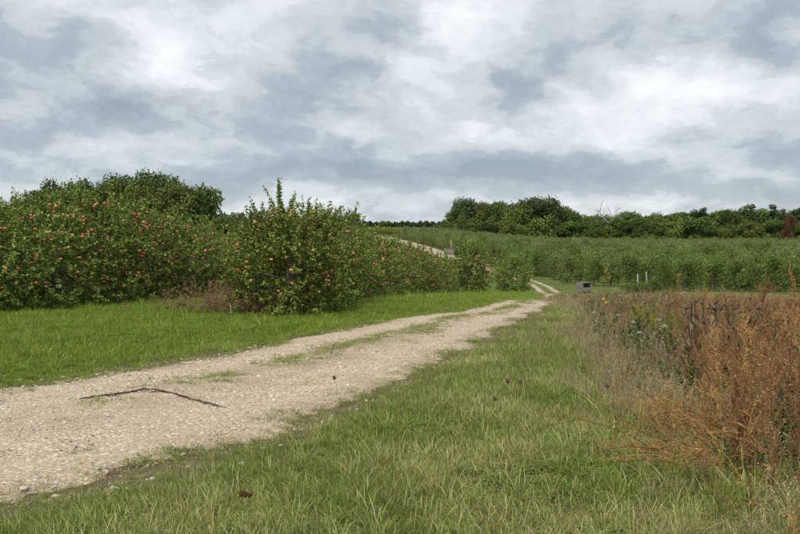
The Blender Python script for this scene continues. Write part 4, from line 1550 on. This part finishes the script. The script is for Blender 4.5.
# ---- weeds one can point at
def thing1(name, mesh, loc, rz, sc, label, cat, group=None, tilt=(0, 0)):
    o = bpy.data.objects.new(name, mesh)
    col.objects.link(o)
    o.location = loc; o.rotation_euler = (tilt[0], tilt[1], rz); o.scale = (sc,) * 3
    return tag(o, label, cat, group)


tall_m = [rust_weed(1.1, 18, R.uniform(.02, .14), 40, .3, blen=.36).mesh('rust_dock', M_rust) for _ in range(4)]


def tall(px, top, dep, mesh, label, group=None, tilt=(0, 0), name='dock_plant'):
    loc = at_depth(px, dep)
    h = EYE + (HY - top) / F_PX * dep - loc[2]
    return thing1(name, mesh, loc, R.uniform(0, 6.28), h / 1.1, label, 'weed', group, tilt)


tall(796, 278, 6.7, tall_m[0], 'tallest rust brown dock plant at the right edge')
tall(758, 279, 8.6, tall_m[1], 'straw topped dock spire left of the tallest one')
tall(676, 276, 13.0, tall_m[2], 'brown dock spire standing against the orchard beside the goldenrod')
tall(702, 284, 12.0, tall_m[3], 'short brown dock spire above the dead sunflowers')
tall(716, 272, 12.4, rust_weed(1.1, 16, .55, 60, .35, az=0.0).mesh('rust_dock', M_rust), 'rust dock spire leaning right against the orchard', name='leaning_dock_plant')
bpy.data.objects['leaning_dock_plant'].rotation_euler = (0, .28, 0)
for i in range(30):
    px = R.uniform(700, 815); dep = R.uniform(5.8, 10.5)
    tall(px, R.uniform(300, 372) + (8.5 - dep) * 4, dep, tall_m[i % 4], 'rust brown dock plant in the dense stand at right', 'rust dock plants of the dense stand at right', (R.normal(0, .08), R.normal(0, .08)))
# dark red stems
for (px, top, dep, lab) in ((741, 372, 6.2, 'thin dark red stalk in front of the rust weeds'), (751, 395, 5.9, 'second dark red stalk just right of the first')):
    tall(px, top, dep, rust_weed(1.1, 10, .1, 14, .3, blen=.2).mesh('red_stalk', M_red), lab, None, (R.normal(0, .06), -.12), name='red_stalk')


# reddish plants flopped over the grass at lower right
def flopped(n=20, L=(.4, .95), az0=PI, mat=None):
    m = MB()
    for q in range(n):
        az = az0 + R.normal(0, .5); l = R.uniform(*L)
        t = np.linspace(0, 1, 8)
        rise = R.uniform(.10, .34)
        P = np.stack([np.cos(az) * l * t, np.sin(az) * l * t * .6, rise * np.sin(np.clip(t * 2.2, 0, 2.9)) + .02], 1)
        P += R.normal(0, .016, P.shape) * t[:, None] + np.array([R.normal(0, .16), R.normal(0, .14), 0])
        V, F = tube(P, np.linspace(.003, .0012, 8), 4); m.add(V, F, R.uniform(.1, .9), int(R.uniform() < .3))
        nb = 9
        A = along(P, R.uniform(.25, 1, nb))
        B = A + unit(np.stack([np.full(nb, np.cos(az)), np.full(nb, np.sin(az)), R.uniform(.1, 1.1, nb)], 1) + R.normal(0, .35, (nb, 3))) * R.uniform(.06, .2, nb)[:, None]
        V, F = tubes(A, B, .0018, .001, 3); m.add(V, F, .5, 0)
        seeds(m, A, B, 11, (.006, .012), .006)
    return m


for (px, py, lab) in ((728, 466, 'reddish dock plant flopped left over the grass, the larger one'), (757, 486, 'reddish flopped dock plant beside the right edge of the grass'),
                      (745, 440, 'upper flopped rust dock plant behind the larger one')):
    thing1('flopped_dock', flopped().mesh('flopped_dock', [M_rust, M_red]), ground_at(px, py), R.uniform(-.2, .2), 1.0, lab, 'weed')
# long bare reddish stems lying up-left
for (px, py, az, lab) in ((702, 440, 2.35, 'long bare reddish stem leaning up to the left'),):
    m = MB()
    P = np.stack([np.cos(az) * np.linspace(0, .62, 7), np.linspace(0, .25, 7), np.linspace(-.01, .40, 7) + .02 * np.sin(np.linspace(0, 5, 7))], 1)
    V, F = tube(P, np.linspace(.006, .002, 7), 5); m.add(V, F, .5)
    A = along(P, R.uniform(.2, 1, 9)); B = A + rnd_dir(9) * .05 + np.array([0, 0, .03]); V, F = tubes(A, B, .002, .001, 3); m.add(V, F, .6)
    seeds(m, A, B, 8, (.006, .012), .006)
    thing1('bare_stem', m.mesh('bare_stem', M_red), ground_at(px, py), 0, 1.0, lab, 'weed')

# goldenrod, leafy and flowering plants at left of the margin
gm_ = [goldenrod(.7).mesh('goldenrod', [M_golden, M_weedleaf]) for _ in range(2)]
for i, (px, top, dep, lab) in enumerate(((637, 303, 13.2, 'yellow green goldenrod clump nearest the grass'), (651, 306, 12.6, 'goldenrod clump right behind the first'),
                                         (664, 311, 12.2, 'rightmost yellow green goldenrod clump'), (672, 322, 11.2, 'small low goldenrod clump'))):
    loc = at_depth(px, dep)
    thing1('goldenrod', gm_[i % 2], loc, R.uniform(0, 6), (EYE + (HY - top) / F_PX * dep - loc[2]) / .7, lab, 'weed', 'goldenrod in the field margin')
lm = [leafy_weed(.75, 60, (.05, .12)).mesh('leafy_weed', M_weedleaf) for _ in range(4)]
for i, (px, top, dep) in enumerate(((597, 312, 13.8), (607, 304, 13.4), (615, 318, 12.2), (624, 322, 11.8), (645, 305, 12.0), (650, 330, 10.6), (668, 334, 10.2), (682, 330, 9.8), (690, 340, 9.2),
                                    (676, 350, 9.0), (588, 322, 14.6), (631, 330, 11.2), (700, 356, 8.6), (692, 362, 8.4), (606, 326, 12.6), (638, 318, 11.8))):
    loc = at_depth(px, dep)
    thing1('leafy_weed', lm[i % 4], loc, R.uniform(0, 6), (EYE + (HY - top) / F_PX * dep - loc[2]) / .75, 'green leafy weed stem among the dry margin plants', 'weed', 'green leafy weeds in the field margin')
for i, (px, top, dep, lab) in enumerate(((603, 313, 12.6, 'white flat-topped wild carrot flowers beside the leafy weeds'), (657, 323, 10.8, 'white wild carrot flowers below the goldenrod'),
                                         (614, 287, 15.0, 'small white flower head high at the left end of the margin'), (661, 327, 10.4, 'lower white wild carrot flower right of the goldenrod'))):
    loc = at_depth(px, dep)
    r = empty('wild_carrot', loc)
    h = EYE + (HY - top) / F_PX * dep - loc[2]
    st, fl = umbel(h, 2)
    st.build('stem', M_weedleaf, r); fl.build('flower', M_white_fl, r)
    tag(r, lab, 'flower')
# yellow daisy flowers
loc = at_depth(603, 13.6)
r = empty('yellow_flower', loc)
h = EYE + (HY - 298) / F_PX * 13.6 - loc[2]
st, fl = MB(), MB()
for (dx, dz) in ((0, 0), (.05, -.06)):
    P = stalk_pts(h + dz, abs(dx), 6, .01, 0)
    V, F = tube(P, np.linspace(.003, .002, 6), 4); st.add(V, F, .4)
    k = 12; a = np.arange(k) / k * 6.28
    V, F = leaf_arrays(np.repeat(P[-1:], k, 0), np.stack([np.cos(a), -.6 + 0 * a, np.sin(a)], 1), np.tile([[0, -1.0, .4]], (k, 1)), .028, .013, .1)
    MB().add(V, F, .5).build('flower', M_yellow_fl, r)
st.build('stem', M_weedleaf, r)
tag(r, 'pair of bright yellow flowers above the left end of the margin', 'flower')

# dead sunflowers
sun_lab = 'dead dark sunflower stalk with drooping head in the weedy field'
sfp = [sunflower_stalk(R.uniform(.75, .95)) for _ in range(5)]
sfm = [(a.mesh('stem', M_greybrown), b.mesh('seed_head', M_greybrown), c.mesh('leaves', M_greybrown)) for a, b, c in sfp]
spots = [(699, 305), (704, 301), (707, 304), (711, 300), (715, 305), (719, 302), (722, 306), (726, 303), (729, 301), (732, 306), (735, 303), (740, 309), (745, 312), (752, 310),
         (760, 306), (766, 312), (772, 309), (779, 305), (785, 312), (690, 312), (693, 306), (714, 311), (724, 312), (737, 314), (783, 322), (776, 318), (769, 322)]
for i, (px, top) in enumerate(spots):
    dep = R.uniform(8.8, 10.2)
    loc = at_depth(px, dep)
    h = EYE + (HY - top - 1) / F_PX * dep - loc[2]
    r = empty('dead_sunflower', loc)
    r.rotation_euler = (R.normal(0, .05), R.normal(0, .05), R.uniform(0, 6.28)); r.scale = (h / .88,) * 3
    for nm, me in zip(('stem', 'seed_head', 'leaves'), sfm[i % 5]):
        c = bpy.data.objects.new(nm, me); col.objects.link(c); c.parent = r
    tag(r, sun_lab, 'sunflower', 'dead sunflowers standing in the weedy field')

# seed heads standing in the verge
for i, (px, py, top, lab) in enumerate(((505, 408, 383, 'dark brown seed head on a thin stalk in the near verge'), (524, 410, 385, 'smaller brown seed head right of the tallest one in the verge'),
                                        (497, 420, 401, 'low reddish seed head left of the tallest one in the verge'), (337, 398, 379, 'dark seed head on a stalk at the edge of the gravel'),
                                        (612, 418, 388, 'brown seed head standing before the straw grass'))):
    loc = ground_at(px, py)
    h = (py - top) / F_PX * loc[1]
    r = empty('seed_head_plant', loc)
    m = MB(); P = stalk_pts(h, .03, 6, .006); V, F = tube(P, .0018, 4); m.add(V, F, .5); m.build('stem', M_greybrown, r)
    m = MB(); m.add(AV * np.array([.016, .016, .02]) * R.uniform(.7, 1.2) + P[-1], AF, .1)
    seeds(m, P[-1:], P[-1:] + np.array([[0, 0, .015]]), 40, (.008, .016), .009, v=(0, .3)); m.build('head', M_greybrown, r)
    tag(r, lab, 'seed head')

# dry bramble clump in front of the apple rows
br = MB()
for q in range(120):
    P = stalk_pts(R.uniform(.25, .68), R.uniform(.05, .3), 6, .02) + np.array([R.normal(0, .62), R.normal(0, .28), 0])
    V, F = tube(P, np.linspace(.005, .0015, 6), 3); br.add(V, F, R.uniform(0, .8))
    A = along(P, R.uniform(.3, 1, 6)); B = A + unit(rnd_dir(6) + np.array([0, 0, .7])) * R.uniform(.05, .15, (6, 1))
    V, F = tubes(A, B, .002, .001, 3); br.add(V, F, .5)
    seeds(br, A, B, 9, (.015, .035), .015, v=(0, 1))
cl_ = br.mesh('dry_weed_clump', M_pinkdry)
thing1('dry_weed_clump', cl_, at_depth(224, 18.6), 0.1, .98, 'pinkish brown dead weed clump left of the tall apple tree', 'weed', None)
thing1('dry_weed_clump', cl_, at_depth(250, 18.2), 2.9, .72, 'dead brown weed clump at the foot of the tall apple tree', 'weed', None)
thing1('dry_weed_clump', cl_, at_depth(362, 24.0), .6, .40, 'low dead brown weeds under the receding apple row', 'weed', None)

# small stump of a stake in the clump
m = MB(); V, F = tube([[0, 0, -.05], [.01, 0, .12], [0, 0, .24]], [.013, .013, .012], 7); m.add(V, F)
m.add(V[-7:], [np.array([list(range(7))])])
thing1('stake', m.mesh('stake', M_post), at_depth(230, 17.7), 0, 1, 'short pale stake in front of the dead weed clump', 'stake')


# ================================================================== orchard bins, posts, branch, stones
def plank(parent, name, c, s, rz=0.0):
    V, F = box(0, 0, 0, *s)
    V = V + R.normal(0, .003, V.shape)
    o = MB().add(V, F).build(name, M_plank, parent, loc=c)
    o.rotation_euler = (0, 0, rz)
    return o


def orchard_bin(loc, rz, w, d, h, label, open_front=False):
    r = empty('orchard_bin', loc)
    r.rotation_euler = (0, 0, rz)
    t = .025
    for sx in (-1, 1):
        for sy in (-1, 1):
            plank(r, 'corner_post', (sx * (w / 2 - .05), sy * (d / 2 - .05), .09 + h / 2), (.07, .07, h - .01))
    for k in (-1, 0, 1):
        plank(r, 'skid', (k * (w / 2 - .06), 0, .045), (.09, d, .09))
    for k in range(6):
        plank(r, 'floor_board', (-w / 2 + (k + .5) * w / 6, 0, .104), (w / 6 - .01, d - .03, .02))
    nb = 4
    for k in range(nb):
        z = .12 + (k + .5) * h / nb
        bh = h / nb - .018
        plank(r, 'side_board', (w / 2, 0, z), (t, d, bh)); plank(r, 'side_board', (-w / 2, 0, z), (t, d, bh))
        plank(r, 'back_board', (0, d / 2 + t / 2, z), (w + t, t, bh))
        if not (open_front and k >= 2):
            plank(r, 'front_board', (0, -d / 2 - t / 2, z), (w + t, t, bh))
    if open_front:
        plank(r, 'top_board', (0, 0, .13 + h), (w + .04, d + .06, .025))
    return tag(r, label, 'bin')


bl = at_depth(584.5, 69)
orchard_bin(bl, .32, .8, .8, .66, 'grey wooden orchard bin with dark open front beside the track bend', True)
orchard_bin(at_depth(449, 138), .2, 1.25, 1.05, .85, 'grey wooden orchard bin beside the upper track')


def post(loc, h, r0, mat, label, tilt=0.0):
    m = MB()
    k = 8
    z = np.array([-.1, h * .5, h - .02, h])
    V, F = tube(np.stack([np.array([0, .004, .002, .002]), np.zeros(4), z], 1), [r0, r0 * .97, r0 * .95, r0 * .8], k)
    m.add(V, F); m.add(V[-k:], [np.array([list(range(k))])])
    o = thing1('post', m.mesh('post', mat), loc, R.uniform(0, 6), 1, label, 'post')
    o.rotation_euler = (0, tilt, 0)
    return o


l_ = at_depth(638, 67.5); post(l_, EYE + (HY - 274) / F_PX * l_[1] - l_[2], .042, M_white, 'short white post before the far orchard')
l_ = at_depth(647.5, 67); post(l_, EYE + (HY - 272) / F_PX * l_[1] - l_[2], .06, M_post, 'grey wooden post right of the white one', -.05)
l_ = at_depth(451, 139.5); post(l_, EYE + (HY - 240) / F_PX * l_[1] - l_[2], .07, M_post, 'thin post standing behind the bin by the upper track')

# low bushes hiding the feet of the posts
for (px, top, lab) in ((631, 284, 'low green bush left of the white post'), (642, 283, 'low green bush in front of the two posts'), (654, 282, 'low green bush right of the grey post')):
    dep = 64.5
    loc = at_depth(px, dep)
    h = EYE + (HY - top) / F_PX * dep - loc[2]
    o = copy_unlinked(OPROTO[R.integers(0, 3)], loc, R.uniform(0, 6.28), 1)
    o.scale = (.62, .62, h / 2.3); o.name = 'low_bush'
    tag(o, lab, 'bush')
# young tree with yellowed leaves by the bin
yt, yl = MB(), MB()
P = stalk_pts(1.6, .15, 7, .03)
V, F = tube(P, np.linspace(.03, .008, 7), 5); yt.add(V, F)
A = along(P, R.uniform(.35, 1, 16)); B = A + unit(rnd_dir(16) + np.array([0, 0, .8])) * R.uniform(.25, .6, (16, 1))
V, F = tubes(A, B, .008, .003, 3); yl.add(V, F, .3, 1)
seeds(yl, A, B, 8, (.08, .14), .05)
seeds(yl, A, B, 14, (.08, .15), .06, 2)
r = empty('young_tree', at_depth(604, 68.5))
yt.build('trunk', M_bark, r); yl.build('crown', [M_orange_leaf, M_bark, M_orch_front], r)
tag(r, 'young tree with yellow orange leaves right of the orchard bin', 'tree')

# rotten branch lying on the track
b0, b1, b2, b3, b4 = [np.array(ground_at(*q)) for q in ((78, 404), (110, 400.5), (141, 396), (183, 403), (225, 411.5))]
kn = np.array([b0, b1, b2, b3, b4])
tt = np.linspace(0, 4, 44)
P = np.stack([np.interp(tt, np.arange(5), kn[:, k]) for k in range(3)], 1)
P[:, :2] += R.normal(0, .007, (len(P), 2))
P[:, 2] = road_z(P[:, 0], P[:, 1], road_s(P[:, 0], P[:, 1])) + .008 + .008 * np.abs(np.sin(np.linspace(0, 8, len(P))))
br = MB()
V, F = tube(P, .0065 * (1 + .3 * R.normal(0, 1, len(P))) * np.interp(np.linspace(0, 1, len(P)), [0, .15, .5, .9, 1], [.35, .9, 1.15, .8, .25]), 8)
br.add(V + R.normal(0, .0035, V.shape), F)
ctr = P.mean(0)
tw = MB()
for q in range(40):
    i = R.integers(0, int(len(P) * .62))
    a = P[i] + np.array([R.normal(0, .03), R.normal(-.02, .045), -.015]); d = unit(np.array([R.normal(1, .5), R.normal(0, .5), R.normal(0, .12)]))
    V, F = tubes([a], [a + d * R.uniform(.03, .12)], .006, .002, 4); tw.add(V, F)
for q in (9, 17, 26, 33):
    d = unit(np.array([R.normal(0, 1), R.normal(-.3, 1), .25]))
    V, F = tubes([P[q]], [P[q] + d * R.uniform(.05, .11)], .004, .0015, 4); br.add(V, F)
r = empty('fallen_branch', tuple(ctr))
o = br.build('branch', M_stick, r, smooth=True); o.location = tuple(-ctr)
o = tw.build('bark_pieces', M_stick, r); o.location = tuple(-ctr); tag(o, kind='stuff')
tag(r, 'dark rotten branch bent in the middle lying on the gravel track', 'branch')

# larger stones one can pick out along the track
stones = []
IV2, IF2 = ico(2)
for q in range(5):
    dsp = 1 + .18 * np.sin(IV2 @ R.normal(0, 2.2, (3, 3))).sum(1)[:, None] * .5
    stones.append(MB().add(IV2 * dsp * np.array([1, R.uniform(.65, .9), R.uniform(.4, .6)]), IF2).mesh('stone', M_stone))
sp_px = [(185, 366, .10), (18, 382, .07), (40, 381, .06), (62, 378, .055), (96, 376, .05), (130, 372, .05), (118, 375, .045), (230, 470, .045), (240, 466, .05), (280, 448, .04), (262, 452, .045),
         (207, 440, .035), (78, 520, .05), (52, 500, .05), (20, 496, .05), (110, 492, .045), (150, 483, .04), (186, 470, .04), (300, 432, .04), (330, 420, .035), (60, 470, .04), (34, 484, .045),
         (225, 358, .05), (252, 352, .045), (198, 362, .05), (345, 330, .05), (380, 322, .05), (290, 343, .05), (100, 462, .035), (140, 455, .03), (190, 519, .028)]
for i, (px, py, s) in enumerate(sp_px):
    g = ground_at(px, py)
    sr = float(road_s(g[0], g[1])[0])
    z = float(road_z(g[0], g[1], sr)) if abs(sr) < 1 else g[2]
    o = thing1('stone', stones[i % 5], (g[0], g[1], z + s * .04), R.uniform(0, 6), s * .52, 'loose pale stone lying on the gravel track', 'stone', 'larger loose stones along the track')
    if i == 0: tag(o, 'largest flat white stone at the left edge of the track'); o.scale = (.085, .05, .03)
    elif i == len(sp_px) - 1: tag(o, 'small white stone lying in the near grass')

# curled brown leaves in the near grass
for (px, py, lab) in ((243, 513, 'curled brown dead leaf lying in the near grass'), (718, 448, 'brown dead leaf caught in the flopped dock')):
    m = MB()
    gu, gv = np.meshgrid(np.linspace(-1, 1, 7), np.linspace(-1, 1, 7))
    wd = np.sqrt(np.clip(1 - gu**2, 0, 1)) * .6
    V = np.stack([gu * .05, gv * wd * .05, .04 * (gv * wd)**2 * 1.6 + .014 * np.sin(gu * 3 + gv)], -1).reshape(-1, 3)
    q = (np.arange(6)[:, None] * 7 + np.arange(6)[None]).ravel()
    m.add(V, np.stack([q, q + 1, q + 8, q + 7], 1), .3)
    g = ground_at(px, py)
    thing1('dead_leaf', m.mesh('dead_leaf', M_deadleaf), (g[0], g[1], g[2] + .07), R.uniform(0, 6), 1.0, lab, 'leaf', tilt=(.5, .3))

# small white daisies in the lush strip
dz = MB()
n = 46
gx_, gy_ = R.uniform(-7, 0, n), R.uniform(11.5, 17, n)
ok = (road_s(gx_, gy_) > 1.25)
gx_, gy_ = gx_[ok], gy_[ok]
for a, b in zip(gx_, gy_):
    c = np.array([a, b, float(hgt(a, b)) + R.uniform(.10, .15)])
    k = 9; th = np.arange(k) / k * 6.28
    V, F = leaf_arrays(np.repeat(c[None], k, 0), np.stack([np.cos(th), np.sin(th), .2 + 0 * th], 1), np.tile([[0, 0, 1.0]], (k, 1)), .016, .009, .1); dz.add(V, F, .5)
    V, F = tubes([c - np.array([0, 0, .12])], [c], .0012, .0012, 3); dz.add(V, F, .3, 1)
tag(dz.build('daisies', [M_white_fl, M_weedleaf]), 'tiny white daisies dotted in the lush grass', 'flowers', kind='stuff')


# ------------------------------------------------------------------ say which one: order of look-alikes across the picture
_one = ['', 'first', 'second', 'third', 'fourth', 'fifth', 'sixth', 'seventh', 'eighth', 'ninth', 'tenth', 'eleventh', 'twelfth', 'thirteenth', 'fourteenth', 'fifteenth', 'sixteenth',
        'seventeenth', 'eighteenth', 'nineteenth', 'twentieth']
ordw = lambda k: _one[k] if k <= 20 else ('twenty-' if k < 30 else 'thirty-') + _one[k % 10] if k % 10 else 'thirtieth'
by = {}
for o in scene.objects:
    if o.parent is None and o.get('group') and o.get('label'):
        by.setdefault((o['group'], o['label']), []).append(o)
for (g_, l_), os_ in by.items():
    if 2 <= len(os_) <= 39:
        os_.sort(key=lambda o: o.location.x / max(o.location.y, .1))
        for k, o in enumerate(os_):
            o['label'] = l_ + (', leftmost of its kind' if k == 0 else ', rightmost of its kind' if k == len(os_) - 1 else ', %s from the left' % ordw(k + 1))
